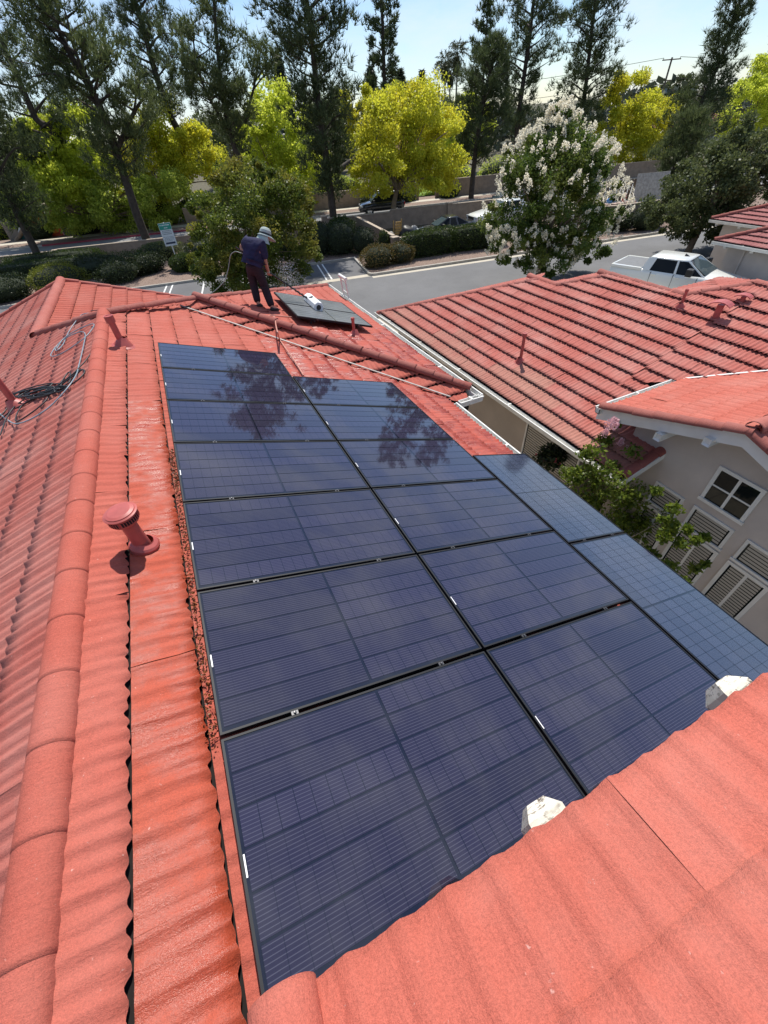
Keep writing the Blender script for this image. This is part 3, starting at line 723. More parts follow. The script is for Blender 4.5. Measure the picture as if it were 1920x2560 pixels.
# valley flashing between the slopes
mb = MB(); a_ = V(vp.x + (vp.y - YG), YG, zN(vp.x + (vp.y - YG)) + .04); b_ = V(11.0, vp.y - (11.0 - vp.x), zN(11.0) + .04); s_ = V(.016, .016, 0)
mb.prism([a_ - s_, a_ + s_, b_ + s_, b_ - s_], V(0, 0, .012)); mb.build('valley_flashing', MAT['gutter'], nb)
# walls
XW = XN + .46
walls(nb, XW, 5.0, 13.0, 14.0, ZG, -5.05, 'stucco')
MB().box((8.0, 3.7, ZG), (13, 5.0, -4.7)).build('wall', MAT['stucco'], nb)
XWG = XG + .48
gw = MB(); YL = YG - .45
gw.prism([V(XWG, YL, ZG), V(XWG, YL, zW(YL) - .12), V(XWG, YP, ZP - .12), V(XWG, YP - 3.4, ZP - 3.4 / 3 - .12), V(XWG, YP - 3.4, ZG)], V(.2, 0, 0)); gw.build('wall', MAT['stucco_pink'], nb)
MB().box((XWG + .2, YL - .2, ZG), (12.4, YL, zW(YL) - .14)).build('wall', MAT['stucco_pink'], nb)
for u, v in ((1657, 1086), (1782, 1098)):
    p = on_plane(u, v, (XG + .0, 0, 0), (1, 0, 0)); beam(nb, (XG, p.y), -.5 if 0 else .5, -.10, p.z + .05, w=.12, h=.13, c=.03, axis=(1, 0), mat='white')
for y in np.arange(14.2, 4.2, -1.18): beam(nb, (XN, y), .47, .05, ZN - .105, w=.12, h=.11, c=.02, axis=(1, 0), mat='white')

def rect_on(x, pts, n=(1, 0, 0)):
    q = [on_plane(u, v, (x, 0, 0), n) for u, v in pts]
    return min(p.y for p in q), max(p.y for p in q), min(p.z for p in q), max(p.z for p in q)
glass = NT('dark window glass'); glass.set((.010, .012, .012), .04); glass.b.inputs['IOR'].default_value = 1.3; MAT['glass'] = glass.m
blind = NT('pale window blinds behind glass'); blind.set((.30, .285, .25), .25); MAT['blind'] = blind.m; blind.set((.42, .39, .34), .4)
def window(root, x, y0, y1, z0, z1, mull_y=(), mull_z=(), fr=.06, louvre=0, deep=.09, name='window'):
    """in a wall facing -X whose face is at x"""
    mb = MB()
    mb.box((x - .025, y0, z0), (x + .01, y0 + fr, z1)).box((x - .025, y1 - fr, z0), (x + .01, y1, z1)).box((x - .025, y0 + fr, z1 - fr), (x + .01, y1 - fr, z1)).box((x - .04, y0 - .02, z0 - .0), (x + .01, y1 + .02, z0 + fr))
    w = mb.build(name, MAT['white'], root)
    MB().box((x - .006, y0 + fr, z0 + fr), (x + .004, y1 - fr, z1 - fr)).build('pane', MAT['glass'], w)
    for m in mull_y: MB().box((x - .018, m - .022, z0 + fr), (x - .0065, m + .022, z1 - fr)).build('mullion', MAT['white'], w)
    for m in mull_z: MB().box((x - .016, y0 + fr, m - .014), (x - .0068, y1 - fr, m + .014)).build('mullion', MAT['white'], w)
    if louvre:
        z = z0 + fr + .03
        while z < z1 - fr - .03:
            sl_ = MB(); sl_.add([V(x - .0075, y0 + fr + .03, z), V(x - .0075, y1 - fr - .03, z), V(x - .0125, y1 - fr - .03, z + .052), V(x - .0125, y0 + fr + .03, z + .052)], [(0, 1, 2, 3)])
            sl_.build('slat', MAT['blind'], w); z += .066
    return w
r1 = rect_on(XWG, [(1802, 1166), (1918, 1226), (1856, 1309), (1749, 1245)])
y0, y1, z0, z1 = r1; window(nb, XWG, y0, y1, z0, z1, [(y0 + y1) / 2], [(z0 + z1) / 2])
for (ua, va, ub, vb_, mz) in ((1737, 1263, 1836, 1331, 0),):
    pass
def wrect(tl, tr, drop):
    a = on_plane(*tl, (XWG, 0, 0), (1, 0, 0)); b = on_plane(*tr, (XWG, 0, 0), (1, 0, 0)); z1_ = max(a.z, b.z); return min(a.y, b.y), max(a.y, b.y), z1_ - drop, z1_
# transom windows with doors under them
for tl, tr in (((1738, 1262), (1837, 1329)), ((1871, 1347), (1975, 1420)), ((1640, 1208), (1714, 1247))):
    y0, y1, z0, z1 = wrect(tl, tr, .52)
    window(nb, XWG, y0, y1, z0, z1, louvre=1, fr=.05)
    window(nb, XWG, y0 - .02, y1 + .02, z0 - 1.95, z0 - .05, [(y0 + y1) / 2], louvre=1, fr=.06)
# windows below the long eave
def wall_y(u, v): return on_plane(u, v, (XW, 0, 0), (1, 0, 0))
a_ = wall_y(1318, 1060); b_ = wall_y(1452, 1150)
y0, y1 = sorted((a_.y, b_.y)); window(nb, XW, y0, y1, ZG + .35, ZN - .30, [y0 + (y1 - y0) * .5], louvre=1, fr=.05)
for u0, u1 in ((1044, 1057), (1062, 1074)):
    p, q_ = wall_y(u0, 845), wall_y(u1, 858); y0, y1 = sorted((p.y, q_.y)); window(nb, XW, y0 - .06, y1 + .06, ZN - 1.3, ZN - .45, fr=.06)
# vents on the neighbour roof
pN_ = (XN, 0, ZN); nN_ = (-1 / 3., 0, 1)
pipe(nb, on_plane(1300, 905, pN_, nN_), .72, .04, .058, .06, n=NLn)
pipe(nb, on_plane(1699, 771, pN_, nN_), .40, .032, .04, .03, n=NLn)
def hood(root, u, v, h, s):
    b = on_plane(u, v, pN_, nN_); o = MB().tube([b - V(0, 0, .05), b + V(0, 0, h)], .085 * s, 14).build('roof_vent', MAT['vent'], root)
    ax = V(.25, -.97, 0); sd = V(.97, .25, 0); mb = MB(); pts = []
    for k in range(7):
        t = -1 + 2 * k / 6; pts.append(b + V(0, 0, h + .10 * s - .09 * s * abs(t) ** 2.2) + ax * (.26 * s * t))
    low = [p - V(0, 0, .018) for p in pts][::-1]
    mb.prism([p - sd * .17 * s for p in pts + low], sd * .34 * s); mb.build('hood', MAT['vent'], o)
hood(nb, 1787, 797, .30, .8); hood(nb, 1853, 756, .12, .6)

# ------------------------------------------------------------------ ground, streets
def sheet(name, pts, z, mat, thick=0.0):
    me = bpy.data.meshes.new(name); n = len(pts)
    if thick:
        mb = MB(); mb.prism([V(p[0], p[1], z - thick) for p in pts], V(0, 0, thick)); return structure(mb.build(name, MAT[mat]))
    me.from_pydata([(p[0], p[1], z) for p in pts], [], [tuple(range(n))]); me.update()
    return structure(obj(name, me, MAT[mat]))
A0 = V(11.6, 27.7, 0); a1 = V(.985, -.1736, 0); b1 = V(.1736, .985, 0)
def S1(s, t): return A0 + a1 * s + b1 * t
A2 = V(0, 56.8, 0); a2 = V(.963, -.268, 0); b2 = V(.268, .963, 0)
def S2(s, t): return A2 + a2 * s + b2 * t
def strip(name, F, s0, s1, t0, t1, z, mat, thick=0): return sheet(name, [F(s0, t0), F(s1, t0), F(s1, t1), F(s0, t1)], ZG + z, mat, thick)
sheet('ground', [(-3000, -600), (3000, -600), (3000, 4000), (-3000, 4000)], ZG - .02, 'soil')
strip('alley', S1, -60, 70, -7.6, -.02, 0, 'asphalt')
strip('parking_bay', S1, -40, -.15, .55, 4.9, .0, 'asphalt3')
strip('concrete_gutter', S1, -40, -.0, -.02, .55, .004, 'concrete')
strip('concrete_gutter', S1, 0, 70, -.5, -.02, .004, 'concrete')
strip('kerb', S1, .25, 70, -.02, .14, .14, 'kerb', .3)
strip('kerb', S1, -.15, .0, .5, 4.9, .14, 'kerb', .3)
strip('kerb', S1, -40, .0, 4.9, 5.05, .14, 'kerb', .3)
mb = MB(); pts_o = [S1(.27 - .42 * math.sin(k * PI / 16), .40 - .42 * math.cos(k * PI / 16)) for k in range(9)]; pts_i = [S1(.27 - .27 * math.sin(k * PI / 16), .40 - .26 * math.cos(k * PI / 16)) for k in range(9)][::-1]
structure(MB().prism([V(p.x, p.y, ZG - .1) for p in pts_o + pts_i], V(0, 0, .24)).build('kerb', MAT['kerb']))
strip('planting_bed', S1, .0, 70, .14, 9, .10, 'mulch')
strip('planting_bed', S1, -60, .0, 5.05, 16, .10, 'mulch')
for s in (-2.9, -2.55, -5.6, -5.25, -8.3, -7.95, -10.95, -13.5, -13.1, -16.1, -18.8, -21.4):
    strip('stall_line', S1, s - .05, s + .05, .6, 4.85, .005, 'paint')
for s in np.arange(-30, 70, 4.5): pass
strip('street', S2, -90, 110, -9.0, 0, .01, 'asphalt2')
strip('kerb', S2, -90, -12, 0, .16, .15, 'kerb', .3); strip('kerb', S2, -12, 6, 0, .16, .15, 'redkerb', .3); strip('kerb', S2, 6, 110, 0, .16, .15, 'kerb', .3)
strip('kerb', S2, -90, 110, -9.16, -9.0, .15, 'kerb', .3)
strip('planting_bed', S2, -90, 110, .16, 2.3, .13, 'mulch'); strip('sidewalk', S2, -90, 110, 2.3, 3.7, .14, 'concrete', .1)
strip('planting_bed', S2, -90, 110, 3.7, 6, .12, 'mulch')
strip('lawn', S2, 21, 38, 7.5, 16, .05, 'lawn'); strip('lawn', S2, -16, 0, 7.0, 9, .6, 'lawn')
sheet('driveway', [(7.6, 14.7), (22.0, 12.2), (22.7, 16.9), (8.2, 20.4)], ZG + .004, 'concrete')
sheet('driveway', [(23.6, 10.6), (33.0, 9.0), (34.0, 16.6), (23.9, 18.3)], ZG + .004, 'concrete')
sheet('side_yard', [(3.5, -2), (7.5, -2), (7.5, 14.6), (3.5, 14.6)], ZG + .003, 'concrete')

# ------------------------------------------------------------------ block walls with courses and cap stones
def block_wall(label, pts, h, t=.2, cap=True, group=None, course=.2, bl=.4, z0=ZG, cat='wall', far=False, name='block_wall'):
    root = thing(name, label, cat, (pts[0][0], pts[0][1], z0), group)
    for a, b in zip(pts[:-1], pts[1:]):
        a = V(a[0], a[1], z0); b = V(b[0], b[1], z0); d = (b - a).normalized(); nrm = V(-d.y, d.x, 0); L = (b - a).length
        MB().prism([a - nrm * t / 2 * .92, b - nrm * t / 2 * .92, b + nrm * t / 2 * .92, a + nrm * t / 2 * .92], V(0, 0, h)).build('core', MAT['block'], root)
        if far: blx, cz = .8, .2
        else: blx, cz = bl, course
        n = int(L / blx); rows = int(h / cz); me = None
        mb = MB()
        for r in range(rows):
            for k in range(n + 1):
                x0 = k * blx + (blx / 2 if r % 2 else 0) - blx / 2; x1 = min(L, x0 + blx - .012); x0 = max(0, x0)
                if x1 - x0 < .05: continue
                e = rnd.uniform(-.004, .006)
                p = a + d * x0; q = a + d * x1
                for sgn in (1, -1):
                    o1 = nrm * sgn * (t / 2 * .92); o2 = nrm * sgn * (t / 2 + e); zz = r * cz
                    A, B = p + o1, q + o1; C, D = p + o2, q + o2
                    mb.add([C + V(0, 0, zz), D + V(0, 0, zz), D + V(0, 0, zz + cz - .012), C + V(0, 0, zz + cz - .012), A + V(0, 0, zz), B + V(0, 0, zz), B + V(0, 0, zz + cz - .012), A + V(0, 0, zz + cz - .012)], [(0, 1, 2, 3), (0, 4, 5, 1), (3, 2, 6, 7), (0, 3, 7, 4), (1, 5, 6, 2)])
        stuff(mb.build('blocks', MAT['block'], root))
        if cap:
            x = 0
            while x < L:
                x1 = min(L, x + (.8 if not far else 1.6)); p = a + d * (x + .004); q = a + d * (x1 - .004)
                MB().prism([p - nrm * (t / 2 + .03), q - nrm * (t / 2 + .03), q + nrm * (t / 2 + .03), p + nrm * (t / 2 + .03)], V(0, 0, .06)).build('cap_stone', MAT['block_cap'], root).location.z += h
                x = x1
    return root
def pillar(label, x, y, h, w=.45, group='block pillars'):
    r = thing('pillar', label, 'pillar', (x, y, ZG), group)
    for k in range(int(h / .2)):
        e = rnd.uniform(-.004, .004); MB().box((x - w / 2 - e, y - w / 2 - e, ZG + k * .2), (x + w / 2 + e, y + w / 2 + e, ZG + k * .2 + .19)).build('block', MAT['block'], r)
    MB().box((x - w / 2 + .012, y - w / 2 + .012, ZG), (x + w / 2 - .012, y + w / 2 - .012, ZG + int(h / .2) * .2)).build('core', MAT['block'], r)
    MB().box((x - w / 2 - .04, y - w / 2 - .04, ZG + int(h / .2) * .2), (x + w / 2 + .04, y + w / 2 + .04, ZG + int(h / .2) * .2 + .07)).build('cap_stone', MAT['block_cap'], r)
EW = V(15.4, 31.9, 0)
block_wall('low tan block wall behind the clipped hedge along the alley', [(15.3, 30.95), (18.6, 30.3)], 1.15)
block_wall('stepped tan block wall beside the black car and alley', [(18.6, 30.3), (23.5, 29.4)], 1.3)
block_wall('tan block wall running back from the corner pillar in deep shade', [(15.1, 31.4), (16.2, 41.5)], 1.25)
pillar('tan block pillar at the hedge corner by the alley', 15.05, 31.1, 1.4)
def w2(s, t=-10): return S2(s, t)
pillar('tan block pillar where the walls meet behind the black car', w2(17.0).x, w2(17).y, 1.5)
pillar('tan block pillar behind the white truck at the street', w2(28.5).x, w2(28.5).y, 1.5)
block_wall('tan block wall behind the parked black car, stepping up to the right', [w2(17.2)[:2], w2(23)[:2]], 1.2, far=True)
block_wall('higher tan block wall section between the black car and the street', [w2(23)[:2], w2(28.3)[:2]], 1.35, far=True)
block_wall('right end of the street side block wall behind the white truck', [w2(28.7)[:2], w2(36)[:2]], 1.3, far=True)
block_wall('long low block wall behind the clipped hedges on the left', [w2(-40)[:2], w2(-6.4)[:2]], .95, far=True)
block_wall('low block wall between the parking sign and the street', [w2(-6.0)[:2], w2(16.8)[:2]], 1.05, far=True)
pillar('small block pillar in the low wall behind the left hedges', w2(-6.2).x, w2(-6.2).y, 1.2)
for k, (s0, s1, h) in enumerate(((2, 17, 1.5), (17, 24, 1.6), (24, 29, 1.5), (31, 44, 1.7), (44, 62, 1.5))):
    block_wall(['far tan garden wall behind the pine trunks across the street', 'far garden wall section behind the black suv', 'far garden wall section right of the yellow tree trunk', 'far garden wall behind the pine trunk by the sidewalk', 'far garden wall seen through the crape myrtle branches'][k], [S2(s0, 4.3)[:2], S2(s1, 4.3)[:2]], h, far=True)
block_wall('curved retaining wall below the yard with the wooden gate', [(28.6, 28.9), (31.8, 27.2), (36.2, 26.4)], 1.5)
# raised yard behind that wall
structure(MB().prism([V(28.9, 29.2, ZG), V(31.9, 27.4, ZG), V(38, 26.5, ZG), V(42, 31, ZG), V(33, 33, ZG)], V(0, 0, 1.25)).build('yard', MAT['concrete']))
t = thing('wooden_gate', 'grey weathered board gate leaning in the yard beside the dark tree', 'gate', (36.2, 28.6, ZG + 1.25))
ga, gb = V(35.6, 28.9, ZG + 1.25), V(38.0, 27.9, ZG + 1.25); d = (gb - ga) / 12
MAT['board'] = plain('weathered grey boards', (.36, .33, .29), .85, var=.25, scale=7)
for k in range(12): MB().prism([ga + d * k, ga + d * (k + .93), ga + d * (k + .93) + V(.25, .45, 1.7), ga + d * k + V(.25, .45, 1.7)], V(.0, .03, 0)).build('board', MAT['board'], t)
MB().prism([ga + V(-.1, .1, .2), gb + V(-.1, .1, .2), gb + V(-.1, .1, .32), ga + V(-.1, .1, .32)], V(.1, -.05, 0)).build('rail', MAT['board'], t)
t = thing('yard_fence', 'dark brown board fence behind the yard clutter', 'fence', (32, 31.5, ZG + 1.2))
MAT['brownboard'] = plain('brown boards', (.10, .075, .055), .85, var=.3, scale=6)
for k in range(16): MB().box((31.6 + k * .30, 31.2 - k * .1, ZG + 1.2), (31.6 + k * .30 + .28, 31.23 - k * .1, ZG + 2.6)).build('board', MAT['brownboard'], t)
MAT['bluetarp'] = plain('blue plastic', (.06, .18, .42), .5, var=.3); MAT['redplastic'] = plain('red plastic', (.35, .04, .035), .5, var=.3)
MAT['brickstack'] = plain('pale stacked bricks', (.42, .30, .24), .9, var=.3, scale=9)
for k, (x, y) in enumerate(((31.5, 28.1), (32.6, 27.8), (33.7, 27.6))):
    t = thing('brick_stack', ['left pile of pale bricks on the yard ledge', 'middle pile of pale bricks on the yard ledge', 'right pile of pale bricks nearest the wooden gate'][k], 'bricks', (x, y, ZG + 1.25), 'brick piles')
    for i in range(3):
        for j in range(4): MB().box((x - .45 + j * .23, y - .2, ZG + 1.25 + i * .11), (x - .45 + j * .23 + .21, y + .2, ZG + 1.25 + i * .11 + .10)).build('brick', MAT['brickstack'], t)
def blob(name, c, r, mat, seed=1, parent=None, sub=3):
    bm = bmesh.new(); bmesh.ops.create_icosphere(bm, subdivisions=sub, radius=1); rr = np.random.RandomState(seed); k = rr.randn(4, 3) * 2.2; ph = rr.rand(4) * 6
    for v in bm.verts:
        q = 1 + .12 * sum(math.sin(v.co.dot(Vector(k[i])) + ph[i]) for i in range(4)); v.co = Vector((v.co.x * r[0] * q, v.co.y * r[1] * q, v.co.z * r[2] * q)) + Vector(c)
    me = bpy.data.meshes.new(name); bm.to_mesh(me); bm.free(); me.polygons.foreach_set('use_smooth', [True] * len(me.polygons)); return obj(name, me, MAT[mat], parent)
tag(blob('tarp_bundle', (33.3, 29.0, ZG + 1.6), (.38, .3, .22), 'bluetarp', 3), 'crumpled blue tarp bundle in the yard clutter', 'tarp')
tag(blob('plastic_tub', (34.3, 28.7, ZG + 1.65), (.18, .18, .22), 'redplastic', 4), 'red plastic tub beside the blue tarp', 'tub')
for k, x in enumerate((32.0, 32.35)):
    tag(MB().tube([V(x, 29.5 + k * .1, ZG + 1.2), V(x + .35, 29.8, ZG + 4.1)], .05, 8).build('timber_post', MAT['board']), ['left of two thin timber posts standing in the yard', 'right of two thin timber posts standing in the yard'][k], 'post', 'timber posts')

# ------------------------------------------------------------------ plants
def unit(a): return a / np.maximum(np.linalg.norm(a, axis=1, keepdims=True), 1e-6)
def blades(cent, dirs, L, w, rs):
    n = len(cent); d = unit(dirs); s = unit(np.cross(d, rs.randn(n, 3))); L = np.asarray(L).reshape(-1, 1) * (.7 + .6 * rs.rand(n, 1)); w = w * (.7 + .6 * rs.rand(n, 1))
    v = np.empty((n, 3, 3)); v[:, 0] = cent - s * w; v[:, 1] = cent + s * w; v[:, 2] = cent + d * L
    return v.reshape(-1, 3), np.arange(n * 3).reshape(-1, 3)
def leaves(cent, dirs, L, w, rs, norm=None):
    n = len(cent); d = unit(dirs); r = rs.randn(n, 3) if norm is None else norm + rs.randn(n, 3) * .6; s = unit(np.cross(d, r)); L = L * (.65 + .7 * rs.rand(n, 1)); w = w * (.65 + .7 * rs.rand(n, 1))
    v = np.empty((n, 4, 3)); v[:, 0] = cent; v[:, 1] = cent + d * L * .5 + s * w; v[:, 2] = cent + d * L; v[:, 3] = cent + d * L * .5 - s * w
    return v.reshape(-1, 3), np.arange(n * 4).reshape(-1, 4)
def axial(p): return float((M.T @ np.array(p))[2])
def mpp(p): return axial(p) / FPX            # metres per survey pixel at p
def path_at(pts, t):
    L = [0]
    for a, b in zip(pts[:-1], pts[1:]): L.append(L[-1] + (b - a).length)
    q = t * L[-1]
    for i in range(len(pts) - 1):
        if q <= L[i + 1] or i == len(pts) - 2:
            return pts[i].lerp(pts[i + 1], (q - L[i]) / max(1e-6, L[i + 1] - L[i]))
def pine(label, path, prof_r, trunk_r=.28, nb=62, mat='pine', seed=1, group='tall pines', clumps=5, tuft=19, needle=.50, wid=.028, t0=.2, bark='bark', up=.25, name='pine_tree', stems=()):
    rs = np.random.RandomState(seed); path = [Vector(p) for p in path]; nb = int(nb * .66); prof_r = [(a, b * .80) for a, b in prof_r]
    root = thing(name, label, 'pine tree', path[0], group)
    tb = MB(); pp = sm(path, 4); m = len(pp); tb.tube(pp, [trunk_r * (1 - .86 * i / (m - 1)) + .02 for i in range(m)], 9)
    for st in stems:
        q = sm([Vector(p) for p in st], 4); tb.tube(q, [trunk_r * .55 * (1 - .85 * i / (len(q) - 1)) + .015 for i in range(len(q))], 7)
    allp = [path] + [[Vector(p) for p in st] for st in stems]
    lb = MB(); C = []; D = []
    ts = [p[0] for p in prof_r]; rr = [p[1] for p in prof_r]
    for i in range(nb):
        t = t0 + (1 - t0) * ((i + rs.rand()) / nb); k = 0
        if stems and rs.rand() < .45 and t > .45: k = 1 + rs.randint(len(stems))
        pth = allp[k]; tt = t if k == 0 else max(0.02, (t - .4) / .6)
        o = path_at(pth, min(.995, tt)); az = i * 2.399 + rs.rand() * .8; R = np.interp(t, ts, rr) * (.45 + .62 * rs.rand())
        if R < .15: R = .15
        d = V(math.cos(az), math.sin(az), 0)
        b1_ = o + d * R * .5 + V(0, 0, R * (up - .12 + .2 * rs.rand())); b2_ = o + d * R + V(0, 0, R * (up + .25 * rs.rand()))
        br = sm([o, b1_, b2_], 3); lb.tube(br, [max(.012, trunk_r * .24 * (1 - j / (len(br) - 1)) * (R / 4 + .4)) for j in range(len(br))], 5, False)
        nc = max(2, int(clumps * (.26 + R / 5.6)))
        for c in range(nc):
            f = .38 + .64 * (c + rs.rand()) / nc; p = o.lerp(b1_, f * 2) if f < .5 else b1_.lerp(b2_, min(1.05, f * 2 - 1))
            off = rs.randn(3) * np.array([.30, .30, .2]) * (R / 3 + .25); p = np.array(p) + off
            if rs.rand() < .5: lb.tube([o.lerp(b2_, f * .8), Vector(p)], .012, 4, False)
            n = int(tuft * (.6 + .8 * rs.rand())); cc = p + rs.randn(n, 3) * np.array([.30, .30, .26]); C.append(np.repeat(cc, 7, 0))
            dd = np.array(d) * .30 + np.array([0, 0, .75]) + rs.randn(n * 7, 3) * .5; D.append(dd)
    tb.build('trunk', MAT[bark], root); lb.build('limbs', MAT[bark], root)
    v, f = blades(np.concatenate(C), np.concatenate(D), needle, wid, rs)
    obj('crown', mesh_np('crown', v, f), MAT[mat], root)
    return root
def crown_points(blobs, ncl, nleaf, rs, spread=.26, shell=.55):
    """leaf centres in clusters spread through ellipsoids (centre, (rx,ry,rz))"""
    vol = np.array([b[1][0] * b[1][1] * b[1][2] for b in blobs]) ** .67; vol /= vol.sum(); C = []; N = []; K = []
    for bi, (c, r) in enumerate(blobs):
        n = max(3, int(ncl * vol[bi])); d = unit(rs.randn(n, 3)); q = shell + (1.02 - shell) * rs.rand(n, 1) ** .6; cc = np.array(c) + d * q * np.array(r); K.append(cc)
        per = max(8, int(nleaf * vol[bi] / n)); s = spread * (np.prod(r) ** (1 / 3.))
        sz = (.55 + .9 * rs.rand(n, 1, 1)); p = cc[:, None, :] + unit(rs.randn(n * per, 3)).reshape(n, per, 3) * (rs.rand(n, per, 1) ** .5) * s * sz * np.array([1, 1, .72])
        C.append(p.reshape(-1, 3)); N.append(np.repeat(d, per, 0))
    return np.concatenate(C), np.concatenate(N), np.concatenate(K)
def broadleaf(label, cat, base, blobs, mat, ncl=70, nleaf=16000, leaf=(.17, .055), trunk_r=.16, seed=2, bark='bark_l', group=None, name='broadleaf_tree', fork=.45, hang=0.0, nl=9, top=None, spread=.26, shell=.55):
    rs = np.random.RandomState(seed); root = thing(name, label, cat, base, group)
    C, N, K = crown_points(blobs, ncl, nleaf, rs, spread, shell)
    D = N * .7 + rs.randn(len(C), 3) * .8 + np.array([0, 0, -hang])
    v, f = leaves(C, D, leaf[0], leaf[1], rs); obj('crown', mesh_np('crown', v, f), MAT[mat], root)
    base = Vector(base); top = Vector(top) if top is not None else Vector(np.mean([b[0] for b in blobs], 0)); fk = base.lerp(top, fork)
    tb = MB(); tb.tube(sm([base - V(0, 0, .1), base.lerp(fk, .5) + V(*(rs.randn(2) * .08), 0), fk], 3), [trunk_r * (1.15 - .07 * i) for i in range(7)], 9); tb.build('trunk', MAT[bark], root)
    lb = MB(); idx = rs.choice(len(K), min(nl * 3, len(K)), False)
    for j, i in enumerate(idx):
        e = Vector(K[i]); m_ = fk.lerp(e, .5) + V(*(rs.randn(3) * .12)) + V(0, 0, (e - fk).length * .08); big = j < nl
        q = sm([fk, m_, e], 4); lb.tube(q, [trunk_r * (.55 if big else .28) * (1 - .88 * k / (len(q) - 1)) for k in range(len(q))], 6, False)
    lb.build('limbs', MAT[bark], root)
    return root
def shrub(label, blobs, mat, nleaf=3500, leaf=(.09, .03), seed=3, core='hedge_core', group='shrubs', cat='shrub', name='shrub', box=None, stem=True):
    """ellipsoid or box shaped clipped shrub: solid dark filler core under a skin of leaves"""
    rs = np.random.RandomState(seed); root = thing(name, label, cat, (blobs[0][0][0], blobs[0][0][1], ZG + .1), group); C = []; N = []
    tot = sum(b[1][0] * b[1][1] + b[1][0] * b[1][2] + b[1][1] * b[1][2] for b in blobs)
    for i, (c, r) in enumerate(blobs):
        n = int(nleaf * (r[0] * r[1] + r[0] * r[2] + r[1] * r[2]) / tot)
        d = unit(rs.randn(n, 3))
        if box is not None:
            d2 = d / np.max(np.abs(d), axis=1, keepdims=True); d2 = d2 * .72 + d * .28 * 1.1
        else: d2 = d
        k = rs.randn(5, 3) * 2.5; ph = rs.rand(5) * 6; lump = 1 + .07 * np.sin(d @ k.T + ph).sum(1, keepdims=True) * (.35 if box is not None else 1)
        loc = d2 * np.array(r) * lump * (.86 + .2 * rs.rand(n, 1))
        if box is not None: loc = loc @ np.array(box).T
        C.append(np.array(c) + loc); N.append(d if box is None else d @ np.array(box).T)
        bm = bmesh.new(); bmesh.ops.create_icosphere(bm, subdivisions=3, radius=1)
        for v in bm.verts:
            q = np.array(v.co)
            if box is not None: q = (q / np.max(np.abs(q))) * .72 + q * .28
            q = q * np.array(r) * .84
            if box is not None: q = np.array(box) @ q
            v.co = Vector(np.array(c) + q)
        me = bpy.data.meshes.new('filler'); bm.to_mesh(me); bm.free(); obj('filler', me, MAT['hedge_core'], root)
    C = np.concatenate(C); N = np.concatenate(N)
    v, f = leaves(C, N * .6 + rs.randn(len(C), 3) * .7 + np.array([0, 0, .25]), leaf[0], leaf[1], rs); obj('foliage', mesh_np('foliage', v, f), MAT[mat], root)
    return root
MAT['hedge_core'] = plain('dark twigs', (.018, .026, .010), .95, var=.4, scale=12, bump=.8)  # solid dark core put inside shrubs so the leaves are not see-through
def px_blob(u, v, Y, ru, rv=None, rd=None):
    c = at(u, v, Y); k = mpp(c); rv = rv or ru; rd = rd or ru
    return (tuple(c), (ru * k, rd * k, rv * k * 1.0))

# ------------------------------------------------------------------ pines
def pp_(lst, Y): return [at(u, v, Y + i * 0.0) for i, (u, v) in enumerate(lst)]
def ground_to(u, v, lst, Yb=None):
    b = G(u, v); return [b] + [at(x, y, b.y) for x, y in lst]
def up_to(path, z): return path + [V(path[-1].x + .2, path[-1].y, z)]
g_ = 'tall pines'
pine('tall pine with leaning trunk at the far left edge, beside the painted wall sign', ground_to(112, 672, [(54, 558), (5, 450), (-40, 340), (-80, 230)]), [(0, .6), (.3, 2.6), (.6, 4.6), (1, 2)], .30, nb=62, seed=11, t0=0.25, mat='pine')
pine('dark pine with a bare lower trunk at the upper left corner', [V(-21.5, 62, ZG)] + [at(u, v, 62) for u, v in ((118, 360), (89, 297), (40, 185), (0, 96), (-40, 0), (-70, -80))], [(0, .5), (.3, 4.5), (.6, 6.0), (1, 3)], .36, nb=72, seed=12, t0=.3)
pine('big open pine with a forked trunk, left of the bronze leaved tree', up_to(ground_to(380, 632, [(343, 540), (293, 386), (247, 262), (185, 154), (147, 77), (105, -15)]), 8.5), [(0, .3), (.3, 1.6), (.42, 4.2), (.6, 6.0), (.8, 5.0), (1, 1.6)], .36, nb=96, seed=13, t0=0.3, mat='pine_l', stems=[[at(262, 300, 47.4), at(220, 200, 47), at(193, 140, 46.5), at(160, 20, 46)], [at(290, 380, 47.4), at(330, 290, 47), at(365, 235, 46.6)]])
pine('dark straight pine between the forked pine and the light pine', up_to([V(-.5, 66, ZG)] + [at(u, v, 66) for u, v in ((455, 380), (420, 278), (386, 174), (362, 85), (336, 0), (318, -70))], 13), [(0, .3), (.45, 2.0), (.6, 4.6), (.8, 5.0), (1, 1.2)], .42, nb=76, seed=14, t0=0.48)
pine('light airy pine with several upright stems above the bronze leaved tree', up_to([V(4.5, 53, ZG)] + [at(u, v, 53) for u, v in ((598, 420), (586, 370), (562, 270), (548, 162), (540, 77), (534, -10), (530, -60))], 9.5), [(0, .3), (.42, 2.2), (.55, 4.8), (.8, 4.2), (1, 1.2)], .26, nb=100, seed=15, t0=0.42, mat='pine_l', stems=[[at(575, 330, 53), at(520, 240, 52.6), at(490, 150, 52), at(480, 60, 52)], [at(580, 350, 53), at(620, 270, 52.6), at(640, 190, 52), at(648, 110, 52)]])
pine('tall dense pine in the middle with lumpy dark foliage down to the wall', up_to(ground_to(838, 582, [(825, 470), (806, 330), (795, 250), (780, 110), (767, 0), (758, -90)]), 14), [(0, .3), (.16, 2.2), (.3, 4.2), (.5, 4.4), (.7, 5.4), (.85, 4.6), (1, 3)], .33, nb=130, seed=16, t0=.12, clumps=6, mat='pine')
